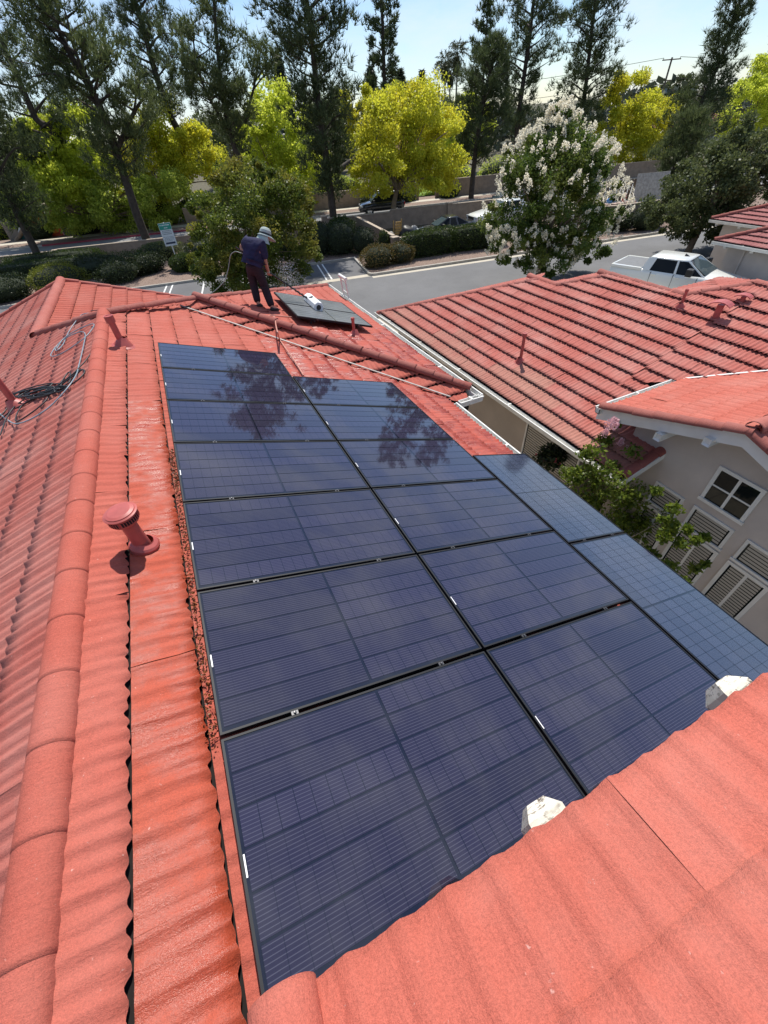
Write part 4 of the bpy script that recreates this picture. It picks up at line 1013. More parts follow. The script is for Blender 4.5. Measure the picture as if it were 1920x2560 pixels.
pine('slim sparse pine standing alone against the sky', up_to([V(27, 84, ZG)] + [at(u, v, 84) for u, v in ((966, 330), (962, 231), (958, 120), (954, 0), (951, -70))], 19), [(0, .3), (.35, 3.2), (.5, 4.0), (.8, 4.8), (1, 3.6)], .42, nb=74, seed=17, t0=.36, needle=.6, wid=.06)
pine('thin young pine left of the dark pine pair, behind the palms', [V(44, 74, ZG)] + [at(u, v, 74) for u, v in ((1200, 300), (1207, 216), (1213, 120), (1219, 30), (1221, -10))], [(0, .2), (.4, 2.8), (.7, 3.2), (1, 1.0)], .24, nb=60, seed=18, t0=.3, needle=.5, wid=.05)
pine('dark pine whose trunk stands on the far pavement right of the yellow tree', ground_to(1177, 499, [(1184, 420), (1196, 330), (1212, 240), (1232, 150), (1245, 95)]), [(0, .2), (.2, 3.4), (.5, 4.6), (.8, 3.0), (1, .8)], .30, nb=95, seed=19, t0=.22)
pine('tall pine with red brown trunk behind the white flowering tree', up_to([V(41, 53, ZG)] + [at(u, v, 53) for u, v in ((1285, 400), (1295, 300), (1310, 190), (1322, 108), (1333, 10), (1340, -60))], 17), [(0, .4), (.3, 4.0), (.55, 5.2), (.8, 4.8), (1, 2.6)], .34, nb=115, seed=20, t0=.2, mat='pine')
pine('tall pine right of the red trunked pine, its crown edge against open sky', up_to([V(52.5, 53, ZG)] + [at(u, v, 53) for u, v in ((1442, 420), (1452, 320), (1466, 200), (1478, 90), (1490, -10), (1496, -60))], 15), [(0, .4), (.25, 4.6), (.5, 5.8), (.75, 4.4), (1, 2.4)], .32, nb=115, seed=21, t0=.2, mat='pine')
pine('leaning pine at the right with a narrow top above the pale yellow trees', [V(62, 44, ZG)] + [at(u, v, 44) for u, v in ((1700, 400), (1735, 300), (1765, 230), (1812, 123), (1845, 20), (1862, -40))], [(0, .4), (.2, 5.0), (.45, 4.6), (.6, 2.4), (.8, 2.6), (1, 1.4)], .32, nb=110, seed=22, t0=.16, mat='pine')
pine('dark pine at the right edge behind the leaning pine', [V(86, 52, ZG)] + [at(u, v, 52) for u, v in ((1890, 360), (1925, 250), (1955, 150), (1990, 40))], [(0, .4), (.3, 5), (.6, 4.6), (1, 2)], .3, nb=70, seed=23, t0=.2)
pine('small dark pine below the leaning pine, above the wooden gate', ground_to(1668, 478, [(1690, 410), (1715, 340), (1735, 290)]), [(0, 1.2), (.4, 3.6), (.8, 2.6), (1, .8)], .2, nb=60, seed=24, t0=.1, mat='pine_l')

# broadleaf trees
yg = 'yellow green street trees'
broadleaf('large bright yellow green tree whose trunk stands in front of the black suv', 'tree', tuple(S2(23.3, -9.55)) [:2] + (ZG,), [px_blob(955, 330, 44, 88, 90), px_blob(1060, 345, 44, 100, 95), px_blob(1010, 285, 45, 95, 60), px_blob(905, 275, 46, 52, 50), px_blob(1100, 400, 43, 70, 60), px_blob(950, 420, 42.5, 75, 60), px_blob(1040, 430, 42.5, 80, 50)], 'yellow', 150, 60000, (.20, .066), .24, 31, group=yg, hang=.55, nl=14, spread=.34, shell=.45)
broadleaf('yellow green tree at the far left behind the forked pine', 'tree', (-15, 66, ZG), [px_blob(120, 385, 63, 75, 70), px_blob(210, 360, 63, 80, 75), px_blob(150, 450, 62, 85, 50)], 'lime', 90, 32000, (.26, .085), .2, 32, group=yg, hang=.4, spread=.34)
broadleaf('yellow tree behind the upright stems of the light pine', 'tree', (2, 68, ZG), [px_blob(425, 350, 66, 75, 62), px_blob(480, 400, 66, 80, 70), px_blob(395, 420, 65, 75, 60), px_blob(330, 440, 64, 60, 55)], 'yellow', 90, 32000, (.26, .085), .2, 33, group=yg, hang=.4, spread=.34)
broadleaf('green broad tree across the street, behind the dark straight pine', 'tree', (-6, 63, ZG), [px_blob(300, 500, 61, 85, 60), px_blob(210, 520, 61, 80, 48), px_blob(400, 500, 60, 70, 55), px_blob(100, 520, 60, 75, 45)], 'olive', 100, 34000, (.24, .08), .2, 34, group=yg, spread=.34, hang=.3)
broadleaf('olive green tree between the light pine and the dense pine', 'tree', (13.5, 60, ZG), [px_blob(700, 330, 58, 75, 85), px_blob(660, 400, 57, 62, 75), px_blob(740, 420, 57, 72, 75)], 'lime', 90, 32000, (.24, .08), .2, 35, group=yg, hang=.5, spread=.32)
broadleaf('lime green tree right of the big yellow tree, in front of the dark pine', 'tree', (39, 68, ZG), [px_blob(1172, 300, 66, 36, 48), px_blob(1180, 340, 66, 48, 55), px_blob(1140, 360, 65, 45, 50)], 'lime', 70, 20000, (.26, .085), .18, 36, group=yg, hang=.5, spread=.34)
broadleaf('golden tree between the tall right pine and the leaning pine', 'tree', (58, 53, ZG), [px_blob(1570, 240, 50, 52, 48), px_blob(1640, 290, 50, 50, 55), px_blob(1600, 350, 49, 72, 66), px_blob(1540, 330, 50, 45, 60)], 'yellow', 110, 34000, (.22, .075), .2, 37, group=yg, hang=.7, spread=.34)
broadleaf('yellowish tree at the upper right edge of the view', 'tree', (74, 45, ZG), [px_blob(1900, 210, 44, 50, 62), px_blob(1870, 280, 43, 62, 60), px_blob(1935, 290, 43, 50, 70)], 'lime', 80, 28000, (.2, .07), .2, 38, group=yg, hang=.6, spread=.34)
bt = tuple(G(700, 735)); bt = (5.2, 27.5, ZG)
broadleaf('rounded green tree with bronze shoot tips behind the person', 'tree', (3.6, 29.4, ZG), [px_blob(600, 560, 28.5, 110, 110), px_blob(690, 570, 28.8, 105, 110), px_blob(620, 480, 29.5, 105, 62), px_blob(720, 520, 29, 78, 62), px_blob(540, 620, 28, 70, 70), px_blob(690, 660, 28, 110, 72), px_blob(590, 680, 28, 90, 60), px_blob(510, 545, 28.5, 52, 40), px_blob(765, 600, 28.5, 38, 40), px_blob(487, 600, 28.3, 32, 26), px_blob(505, 670, 28, 38, 34), px_blob(640, 425, 29.5, 42, 36), px_blob(700, 440, 29.3, 36, 30), px_blob(560, 450, 29.4, 38, 30)], 'autumn', 230, 80000, (.125, .046), .13, 39, spread=.27, shell=.5)
broadleaf('dark olive tree with pale leaning trunk beside the kerb at the right', 'tree', tuple(G(1716, 637)), [px_blob(1760, 470, 19.3, 100, 85), px_blob(1840, 420, 19.2, 95, 95), px_blob(1690, 520, 19.3, 70, 52), px_blob(1880, 480, 18.8, 70, 70), px_blob(1780, 560, 19, 82, 36), px_blob(1660, 555, 19.6, 42, 25), px_blob(1900, 380, 19, 60, 70)], 'dusk', 200, 52000, (.15, .055), .19, 40, bark='bark_l', fork=.6, spread=.28, nl=12, top=at(1790, 500, 19.2))
# crape myrtle in white flower
cm_b = tuple(G(1340, 705))
cb = [px_blob(1380, 480, 20.6, 120, 120), px_blob(1300, 520, 20.5, 85, 90), px_blob(1460, 500, 20.2, 85, 95), px_blob(1390, 385, 21, 95, 72), px_blob(1330, 400, 21, 70, 55), px_blob(1460, 410, 20.6, 72, 60), px_blob(1400, 320, 21, 40, 40), px_blob(1290, 610, 20.2, 70, 45), px_blob(1420, 600, 20, 100, 50), px_blob(1360, 650, 19.8, 75, 36), px_blob(1475, 610, 19.9, 62, 48), px_blob(1530, 520, 20, 40, 60)]
cb = [(c, tuple(q * .93 for q in r)) for c, r in cb]
crape = broadleaf('crape myrtle tree covered in white blossom beside the alley', 'tree', cm_b, cb, 'crape', 230, 85000, (.11, .044), .13, 41, bark='bark_l', fork=.45, spread=.28, shell=.6, nl=12)
rs = np.random.RandomState(5); bms = []
for k in range(5):
    n = 60; h = rs.rand(n) ** .8; ang = rs.rand(n) * 6.28; r = .105 * (1 - h * .8); c = np.stack([r * np.cos(ang), r * np.sin(ang), h * .34], 1)
    v, f = leaves(c, rs.randn(n, 3) + np.stack([np.cos(ang), np.sin(ang), np.full(n, .3)], 1), .085, .034, rs); bms.append(mesh_np('blossom', v, f))
cnt = 0
while cnt < 298:
    b = cb[rs.randint(len(cb))]; d = unit(rs.randn(1, 3))[0]
    if d[2] < -.5 or (d[2] < .1 and rs.rand() < .4): continue
    p = np.array(b[0]) + d * np.array(b[1]) * (.98 + .1 * rs.rand())
    if any((((p - np.array(q[0])) / np.array(q[1])) ** 2).sum() < .72 for q in cb): continue
    t = V(*(d * .7 + np.array([0, 0, .8]) + rs.randn(3) * .2)).normalized(); s = .6 + .5 * rs.rand()
    obj('blossom', bms[rs.randint(5)], MAT['petal'], crape, mw=Matrix.Translation(V(*p)) @ t.to_track_quat('Z', 'Y').to_matrix().to_4x4() @ Matrix.Scale(s, 4)); cnt += 1
C = []; D = []
while len(C) < 5200:
    b = cb[rs.randint(len(cb))]; d = unit(rs.randn(1, 3))[0]; p = np.array(b[0]) + d * np.array(b[1]) * (.97 + .1 * rs.rand())
    if d[2] < -.4 or any((((p - np.array(q[0])) / np.array(q[1])) ** 2).sum() < .74 for q in cb): continue
    n = 18; h = rs.rand(n); C += list(p + rs.randn(n, 3) * np.array([.05, .05, .0]) * (1.2 - h[:, None]) + np.array([0, 0, 1]) * h[:, None] * .22); D += list(rs.randn(n, 3))
v, f = leaves(np.array(C), np.array(D), .065, .026, rs); stuff(obj('small_blossoms', mesh_np('small_blossoms', v, f), MAT['petal'], crape))
# pink flowering shrub in the side yard
ys = 3.9
mb_ = [px_blob(1500, 1200, ys, 75, 85), px_blob(1470, 1160, ys + .3, 50, 55), px_blob(1590, 1270, ys - .4, 85, 60), px_blob(1640, 1210, ys - .3, 55, 30), px_blob(1520, 1300, ys - .3, 70, 60), px_blob(1610, 1350, ys - .7, 65, 45), px_blob(1660, 1320, ys - .7, 60, 35), px_blob(1518, 1100, ys + .4, 24, 46)]
myr = broadleaf('slender green shrub with pink blossom tips in the narrow side yard', 'shrub', (5.5, 3.6, ZG), [(c, tuple(q * 1.18 for q in r)) for c, r in mb_] + [px_blob(u, v, float(on_plane(u, v, (6.05, 0, 0), (1, 0, 0)).y), a, b) for u, v, a, b in ((1690, 1380, 60, 42), (1740, 1335, 62, 26), (1620, 1400, 60, 45), (1660, 1270, 60, 32), (1720, 1420, 50, 30))], 'myrtle', 140, 12500, (.075, .026), .03, 42, bark='bark_g', fork=.3, name='flowering_shrub', nl=10, spread=.32, shell=.3)
for u, v, s in ((1520, 1058, .55), (1527, 1072, .5), (1512, 1088, .4), (1548, 1112, .4), (1568, 1132, .35), (1630, 1200, .4), (1655, 1214, .4), (1642, 1192, .3), (1606, 1258, .4), (1612, 1240, .35), (1632, 1320, .4), (1600, 1345, .4), (1700, 1188, .3)):
    for j in range(2):
        p = at(u + rs.randint(-7, 7), v + rs.randint(-7, 7), ys + .2 * rs.rand()); obj('blossom', bms[rs.randint(5)], MAT['pink'], myr, mw=Matrix.Translation(p) @ Matrix.Rotation(rs.rand() * .8, 4, 'X') @ Matrix.Scale(s, 4))

# clipped hedges and shrubs
ang = -math.radians(10.0); R10 = np.array([[math.cos(ang), -math.sin(ang), 0], [math.sin(ang), math.cos(ang), 0], [0, 0, 1]]); an2 = -math.radians(15.5); R15 = np.array([[math.cos(an2), -math.sin(an2), 0], [math.sin(an2), math.cos(an2), 0], [0, 0, 1]])
def hz_(c, L, D, Hh): return (tuple(c), (L / 2 / .92, D / 2 / .92, Hh / 2 / .92))
def hedge(label, c, L, D, H, mat='hedge', R=R10, n=6000, seed=50, group='clipped hedges', leaf=(.085, .032)):
    return shrub(label, [hz_((c[0], c[1], ZG + .1 + H / 2), L, D, H)], mat, n, leaf, seed, group=group, cat='hedge', name='hedge', box=R)
p = S1(5.6, 1.9); hedge('clipped green hedge just right of the corner block pillar', (16.95, 29.65), 3.6, 1.2, 1.45, seed=51, n=9000)
hedge('clipped green hedge left of the white crape myrtle', (20.75, 29.0), 3.9, 1.2, 1.4, seed=52, n=9000)
shrub('bronze tipped round shrub at the kerb corner by the alley', [((12.9, 29.4, ZG + .6), (1.15, .95, .72)), ((14.5, 29.3, ZG + .6), (1.0, .9, .68))], 'hedge_r', 7000, (.08, .03), 53)
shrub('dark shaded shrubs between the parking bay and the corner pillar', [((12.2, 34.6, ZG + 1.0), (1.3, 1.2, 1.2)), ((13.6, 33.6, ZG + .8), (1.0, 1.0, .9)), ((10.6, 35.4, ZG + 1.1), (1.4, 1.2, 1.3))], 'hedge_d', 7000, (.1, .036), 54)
shrub('sunlit ivy mound by the middle pine trunk', [((14.2, 40.2, ZG + .7), (1.2, 1.0, .9)), ((13.2, 37.8, ZG + .7), (1.0, 1.3, .8))], 'hedge', 5000, (.12, .045), 55)
shrub('small upright bush beside the corner pillar', [((14.7, 32.2, ZG + .75), (.4, .4, .8))], 'hedge', 1500, (.08, .03), 56)
hedge('long clipped hedge at the far left, below the pine trunk', tuple(S2(-15.5, -12.2))[:2], 8, 1.5, 1.0, R=R15, seed=57, n=8000)
hedge('long low clipped hedge running behind the bright shrub', tuple(S2(-6.5, -14.2))[:2], 15, 1.5, .95, R=R15, seed=58, n=12000)
hedge('clipped hedge between the two leaning pine trunks', tuple(S2(-6, -11.6))[:2], 7, 1.3, 1.0, R=R15, seed=59, n=7000)
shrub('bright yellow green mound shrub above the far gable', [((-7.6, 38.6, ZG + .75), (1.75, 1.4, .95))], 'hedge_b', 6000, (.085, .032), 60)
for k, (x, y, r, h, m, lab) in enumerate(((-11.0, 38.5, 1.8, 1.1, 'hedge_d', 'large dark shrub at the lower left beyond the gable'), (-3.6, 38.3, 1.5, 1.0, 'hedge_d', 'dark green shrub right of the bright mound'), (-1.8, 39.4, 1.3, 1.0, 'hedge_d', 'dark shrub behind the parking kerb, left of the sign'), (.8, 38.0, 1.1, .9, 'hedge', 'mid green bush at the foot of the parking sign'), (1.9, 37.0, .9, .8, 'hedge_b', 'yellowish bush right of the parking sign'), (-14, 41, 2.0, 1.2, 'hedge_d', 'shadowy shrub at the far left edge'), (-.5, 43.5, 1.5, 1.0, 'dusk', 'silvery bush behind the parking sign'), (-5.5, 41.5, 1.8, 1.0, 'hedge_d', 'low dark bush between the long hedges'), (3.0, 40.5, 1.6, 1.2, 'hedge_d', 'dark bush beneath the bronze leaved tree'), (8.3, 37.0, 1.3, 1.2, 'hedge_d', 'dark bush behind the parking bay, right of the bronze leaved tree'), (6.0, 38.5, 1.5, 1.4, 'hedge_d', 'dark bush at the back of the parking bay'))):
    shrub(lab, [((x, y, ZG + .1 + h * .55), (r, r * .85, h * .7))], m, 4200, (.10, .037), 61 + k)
shrub('dark shrub against the retaining wall by the right hand tree', [((33.5, 25.4, ZG + .8), (1.8, .9, .9)), ((31.6, 26.2, ZG + .7), (1.0, .7, .7))], 'hedge_d', 5000, (.09, .033), 75)
for k, (s, t, lab) in enumerate(((23, 3.2, 'purplish bush by the far wall behind the black suv'), (27, 3.4, 'twiggy bush right of the yellow tree trunk'), (32.5, 3.3, 'dark bush by the far wall near the pine trunk'), (9, 1.4, 'small verge bush left of the black suv'), (-9, 4.6, 'bush hiding the foot of the painted wall sign'), (-14, 4.6, 'bush at the left end of the painted wall sign'))):
    c = S2(s, t); shrub(lab, [((c.x, c.y, ZG + .6), (1.3, .8, .7))], 'hedge_d', 2500, (.11, .04), 80 + k)

for k, (s_, t_, h_, m_, lab) in enumerate(((3, 7.5, 2.2, 'olive', 'tall screen bush beyond the far garden wall behind the bronze leaved tree'), (9, 8, 2.6, 'lime', 'bright bush above the far garden wall, left of the dense pine'), (14, 7.5, 2.4, 'olive', 'green bush above the far garden wall, right of the dense pine'), (19, 9, 2.6, 'olive', 'green bush behind the garden wall and black suv'), (33, 9, 2.6, 'lime', 'bright bush above the far wall under the lime green tree'), (40, 8, 2.6, 'olive', 'green bush above the far wall behind the crape myrtle'), (-4, 8.5, 2.6, 'lime', 'bright bush right of the painted wall sign'), (-22, 8, 2.4, 'olive', 'green bush left of the painted wall sign'))):
    c = S2(s_, t_); shrub(lab, [((c.x, c.y, ZG + h_ * .5), (2.8, 1.5, h_ * .6)), ((c.x + 2.4, c.y - .4, ZG + h_ * .42), (1.8, 1.3, h_ * .5))], m_, 5200, (.16, .055), 300 + k, group='bushes behind the far wall')
# palms
def palm(label, u0, v0, u1, v1, Y, seed, R=1.9):
    rs = np.random.RandomState(seed); top = at(u1, v1, Y); base = at(u0, v0, Y); base.z = ZG
    r = thing('palm_tree', label, 'palm tree', base, 'palms on the skyline'); MB().tube(sm([base, base.lerp(top, .5) + V(.2, 0, 0), top], 4), [.30, .28, .27, .26, .25, .24, .24, .23, .22], 8).build('trunk', MAT['bark_g'], r)
    C = []; D = []
    for k in range(46):
        az = rs.rand() * 6.28; el = rs.rand() * 2.2 - .9; d = np.array([math.cos(az) * math.cos(el), math.sin(az) * math.cos(el), math.sin(el)])
        for j in range(22):
            t = j / 21; p = np.array(top) + d * R * (.3 + .8 * t) + np.array([0, 0, -.5 * t * t * R * .6]); C.append(p); D.append(d * .5 + rs.randn(3) * .6 + np.array([0, 0, -.5 * t]))
    n = 900; cc = np.array(top) + rs.randn(n, 3) * np.array([.42, .42, .8]) + np.array([0, 0, -2.0]); C += list(cc); D += list(rs.randn(n, 3) * .3 + np.array([0, 0, -1]))
    v, f = blades(np.array(C), np.array(D), .8, .09, rs); obj('fronds', mesh_np('fronds', v, f), MAT['palm'], r)
palm('leftmost and lowest of the three palms on the skyline', 1110, 262, 1113, 158, 150, 91, 3.2); palm('tallest of the three palms on the skyline', 1136, 262, 1145, 132, 150, 92, 3.4); palm('middle palm of the three, its crown hanging lower', 1119, 262, 1127, 176, 158, 93, 3.0)
# far conifers and trees
def conifer(label, u, vt, vb, Y, hw, seed, mat='pine_far', n=9000):
    rs = np.random.RandomState(seed); top = at(u, vt, Y); b = V(top.x, top.y, ZG); H = top.z - ZG; r = thing('conifer_tree', label, 'conifer', b, 'far conifers'); R = hw * mpp(top)
    MB().tube([b, b.lerp(top, .97)], [.35, .06], 7).build('trunk', MAT['bark'], r); t = rs.rand(n) ** .75; a = rs.rand(n) * 6.28; rad = R * np.minimum(1, (t * 1.15 + .03)) * (.55 + .5 * rs.rand(n)) * (1 + .18 * np.sin(t * 60))
    C = np.stack([top.x + rad * np.cos(a), top.y + rad * np.sin(a), top.z - t * H * .92], 1); D = np.stack([np.cos(a), np.sin(a), -.2 + rs.randn(n) * .5], 1)
    v, f = blades(C, D, .9, .15, rs); obj('crown', mesh_np('crown', v, f), MAT[mat], r)
conifer('pointed far conifer just left of the utility pole', 1055, 176, 270, 140, 22, 101)
conifer('broad far conifer behind the slim pine, left side', 925, 165, 270, 120, 34, 102); conifer('broad far conifer behind the slim pine, right side', 1000, 172, 270, 118, 32, 103)
conifer('small far conifer behind the light pine', 690, 130, 300, 120, 30, 104)
for k, (u, v, Y, ru, rv, m, lab) in enumerate(((1640, 225, 110, 34, 10, 'dusk', 'far grey green tree below the leaning utility pole'), (1712, 215, 95, 28, 20, 'dusk', 'far tree between the utility pole and the leaning pine'), (1090, 270, 120, 60, 20, 'dusk', 'far low tree below the palms'), (560, 330, 95, 80, 40, 'dusk', 'far tree behind the light airy pine'), (60, 330, 90, 90, 45, 'dusk', 'far tree at the left skyline'), (820, 280, 100, 60, 40, 'dusk', 'far yellowish tree right of the dense pine'))):
    b = px_blob(u, v, Y, ru, rv); low = (b[0][0], b[0][1], b[0][2] - b[1][2] * 1.2); broadleaf(lab, 'tree', (b[0][0], b[0][1] + .5, ZG), [b, (low, (b[1][0] * 1.2, b[1][1], b[1][2]))], m, 60, 17000, (.34, .12), .25, 110 + k, group='far trees', spread=.34)
# the far wood along the horizon reads as one mass
rs = np.random.RandomState(77); C = []
for k in range(150):
    a = -.95 + 1.95 * rs.rand(); d = 105 + 190 * rs.rand(); h = 4 + 4.5 * rs.rand(); x, y = d * math.sin(a), d * math.cos(a); w = 4 + 3 * rs.rand(); n = 260; q = unit(rs.randn(n, 3)) * (.6 + .4 * rs.rand(n, 1)); C.append(np.array([x, y, ZG + h * .55]) + q * np.array([w, w, h * .6]))
C = np.concatenate(C); v, f = leaves(C, rs.randn(len(C), 3), 1.3, .45, rs); stuff(obj('far_wood', mesh_np('far_wood', v, f), MAT['pine_far']))

# utility poles and wires
MAT['pole'] = plain('weathered pole timber', (.13, .10, .08), .9, var=.2)
def upole(label, u0, v0, u1, v1, Y, arms, r=.16):
    top = at(u1, v1, Y); b = V(top.x, top.y, ZG); t = thing('utility_pole', label, 'utility pole', b, 'utility poles'); MB().tube([b, top], [r * 1.3, r], 8).build('mast', MAT['pole'], t); out = []
    for dz, w in arms:
        c = top + V(0, 0, -dz); ax = V(.94, -.34, 0); MB().tube([c - ax * w, c + ax * w], .085, 6).build('crossarm', MAT['pole'], t)
        for s in (-.9, .9): MB().tube([c + ax * w * s, c + ax * w * s + V(0, 0, .28)], .06, 6).build('insulator', MAT['bark_g'], t); out.append(c + ax * w * s + V(0, 0, .28))
    return out
wa = upole('tall wooden utility pole between the golden tree and the leaning pine', 1656, 231, 1681, 143, 85, ((.3, 1.9), (3.2, 1.9), (6.2, 1.7)))
wb = upole('distant steel coloured utility pole left of the palms', 1098, 262, 1098, 214, 190, ((.5, 4.0), (5.0, 4.5), (9.5, 4.0)), .3)
for k, p in enumerate(wa):
    e = p + V(-80, 40, 1.0 + .3 * k) if k % 2 == 0 else p + V(70, -25, .5)
    pts = [p.lerp(e, i / 12) - V(0, 0, 2.2 * math.sin(PI * i / 12)) for i in range(13)]
    tag(MB().tube(pts, .045, 4).build('power_line', MAT['pole']), ['sagging power line from the top arm of the tall pole going left', 'power line from the top arm of the tall pole going right', 'power line from the middle arm of the tall pole going left', 'power line from the middle arm of the tall pole going right', 'lowest power line of the tall pole going left', 'lowest power line of the tall pole going right'][k], 'power line', 'power lines')

# ------------------------------------------------------------------ vehicles
def paint(name, c, rough=.25):
    t = NT(name); t.set(c, rough, 0, .5); t.b.inputs['Coat Weight'].default_value = .6; t.b.inputs['Coat Roughness'].default_value = .06; return t.m
MAT['paint_white'] = paint('white car paint', (.80, .81, .76)); MAT['paint_black'] = paint('black car paint', (.010, .011, .014), .2); MAT['paint_grey'] = paint('dark grey car paint', (.035, .036, .040), .22); MAT['paint_silver'] = paint('pale silver car paint', (.45, .45, .44))
MAT['tyre'] = plain('tyre rubber', (.02, .02, .02), .85); MAT['trim'] = plain('black plastic trim', (.018, .018, .02), .5); MAT['lamp_glass'] = plain('pale headlamp glass', (.55, .56, .56), .12); MAT['tail'] = plain('red lamp glass', (.35, .01, .015), .2)
t_ = NT('car glass'); t_.set((.010, .012, .013), .03); t_.b.inputs['IOR'].default_value = 1.3; MAT['car_glass'] = t_.m
t_ = NT('blue tinted windscreen'); t_.set((.06, .085, .095), .05); MAT['windscreen'] = t_.m
MAT['tonneau'] = plain('grey bed cover', (.16, .165, .17), .55)
def vehicle(name, label, cat, pos, heading, paintm, kind):
    S = dict(
        pickup=dict(L=5.9, W=2.02, belt=1.42, hood=1.32, roof=1.94, zb=.42, nose=2.95, ws0=1.20, ws1=.36, r1=-1.32, r0=-1.46, wr=.40, fw=1.95, rw=-1.75, tail=1.42),
        suv=dict(L=4.75, W=1.9, belt=1.08, hood=1.08, roof=1.78, zb=.34, nose=2.37, ws0=1.20, ws1=.45, r1=-1.95, r0=-2.28, wr=.37, fw=1.42, rw=-1.38, tail=1.08),
        coupe=dict(L=4.6, W=1.82, belt=.88, hood=.88, roof=1.40, zb=.24, nose=2.3, ws0=1.05, ws1=.15, r1=-.75, r0=-1.75, wr=.33, fw=1.40, rw=-1.32, tail=.98))[kind]
    t = thing(name, label, cat, pos); B = Matrix.Translation(pos) @ Matrix.Rotation(heading, 4, 'Z'); w = S['W'] / 2; N = S['nose']; T = N - S['L']
    def sec(x, k, zb, zt): q = w * k; return [V(x, 0, zb), V(x, q * .86, zb), V(x, q * .97, zb + .10), V(x, q, zb + (zt - zb) * .45), V(x, q * .985, zt - .16), V(x, q * .93, zt - .035), V(x, q * .80, zt), V(x, 0, zt + .02)]
    zb, hb, ht, tl = S['zb'], S['belt'], S['hood'], S['tail']
    st = [(N, .72, zb + .14, ht - .34), (N - .06, .86, zb + .06, ht - .22), (N - .28, .96, zb, ht - .13), (N - .8, 1, zb, ht - .05), (S['ws0'], 1, zb, max(hb, ht)), (S['ws1'], 1, zb, hb + .01), (S['r1'], 1, zb, hb + .02)]
    if kind == 'pickup': st += [(T + .12, .985, zb + .05, tl), (T, .97, zb + .12, tl - .02)]
    else: st += [(S['r0'], 1, zb, (hb + tl) / 2 + .02), (T + .2, .95, zb + .05, tl - .02), (T, .84, zb + .15, tl - .16)]
    mb = MB(); secs = [sec(*q) for q in st]; n = 8; allv = []
    for s_ in secs: allv += s_ + [V(p.x, -p.y, p.z) for p in s_[1:-1]][::-1]
    m = 14
    mb.add(allv, [(i * m + k, (i + 1) * m + k, (i + 1) * m + (k + 1) % m, i * m + (k + 1) % m) for i in range(len(secs) - 1) for k in range(m)], True)
    mb.add(allv[:m], [tuple(range(m))]); mb.add(allv[-m:], [tuple(range(m))[::-1]])
    body = obj('body', mb.mesh('body'), MAT[paintm], t, mw=B)
    # cabin: dark glass volume, painted roof and pillars
    wb_, wt = w * .93, w * .72; zr = S['roof']; bz = hb - .02
    base = [V(S['ws0'], wb_ * .92, bz), V(S['ws1'] + .25, wb_, bz), V(S['r1'] + .05, wb_, bz), V(S['r0'], wb_ * .92, bz)]
    topp = [V(S['ws1'], wt * .93, zr - .05), V(S['ws1'] - .25, wt, zr - .03), V(S['r1'] + .2, wt, zr - .03), V(S['r1'], wt * .93, zr - .06)]
    def ring(p): return p + [V(q.x, -q.y, q.z) for q in p][::-1]
    cb_ = MB(); rb, rt = ring(base), ring(topp); cb_.add(rb + rt, [(k, (k + 1) % 8, 8 + (k + 1) % 8, 8 + k) for k in range(8)] + [tuple(range(8, 16))]); obj('cabin_glass', cb_.mesh('cabin_glass'), MAT['car_glass'], t, mw=B)
    rf = MB(); r2 = [V(q.x * 1 + (0), q.y * 1.02, q.z) for q in rt]; mid = [V(q.x * .96 + .0, q.y * .86, zr) for q in rt]; low = [q - V(0, 0, .035) for q in r2]
    rf.add(low + r2 + mid, [(k, (k + 1) % 8, 8 + (k + 1) % 8, 8 + k) for k in range(8)] + [(8 + k, 8 + (k + 1) % 8, 16 + (k + 1) % 8, 16 + k) for k in range(8)] + [tuple(range(16, 24))], True); obj('roof', rf.mesh('roof'), MAT[paintm], t, mw=B)
    for sy in (1, -1):
        for (pb, pt, wd) in ((base[0], topp[0], .055), (base[2], topp[2], .075 if kind != 'pickup' else .16), (base[3], topp[3], .06), (V(.02, wb_, bz), V(-.06, wt, zr - .03), .05)):
            a, b = V(pb.x, pb.y * sy * 1.005, pb.z), V(pt.x, pt.y * sy * 1.01, pt.z); o = V(0, sy * .012, 0); dx = V(wd, 0, 0)
            obj('pillar', MB().prism([a - dx + o, a + dx + o, b + dx * .8 + o, b - dx * .8 + o], V(0, -sy * .03, 0)).mesh('pillar'), MAT[paintm], t, mw=B)
        # mirror, handles, seams, sills
        mr = obj('mirror', MB().box((S['ws1'] + (.18 if kind == 'pickup' else .42), min(sy * w * .99, sy * (w + .30)), hb + .02), (S['ws1'] + (.42 if kind == 'pickup' else .56), max(sy * w * .99, sy * (w + .30)), hb + .30 if kind == 'pickup' else hb + .18)).mesh('mirror'), MAT['trim'], t, mw=B)
        for x in ((.18, -.85) if kind != 'coupe' else (-.35,)): obj('door_handle', MB().box((x - .1, min(sy * w * .97, sy * w * 1.02), hb - .17), (x + .1, max(sy * w * .97, sy * w * 1.02), hb - .13)).mesh('door_handle'), MAT[paintm], body, mw=B)
        for x in ((1.0, -.0, -1.0) if kind != 'coupe' else (.85, -.65)): obj('door_seam', MB().box((x - .006, min(sy * w * .95, sy * w * 1.003), zb + .14), (x + .006, max(sy * w * .95, sy * w * 1.003), hb - .05)).mesh('door_seam'), MAT['dark'], body, mw=B)
        obj('headlight', MB().box((N - .30, min(sy * w * .55, sy * w * .93), ht - .36), (N - .02, max(sy * w * .55, sy * w * .93), ht - .20)).mesh('headlight'), MAT['lamp_glass'], t, mw=B)
        obj('tail_light', MB().box((T - .012, min(sy * w * .62, sy * w * .9), tl - .42), (T + .14, max(sy * w * .62, sy * w * .965), tl - .22)).mesh('tail_light'), MAT['tail'], t, mw=B)
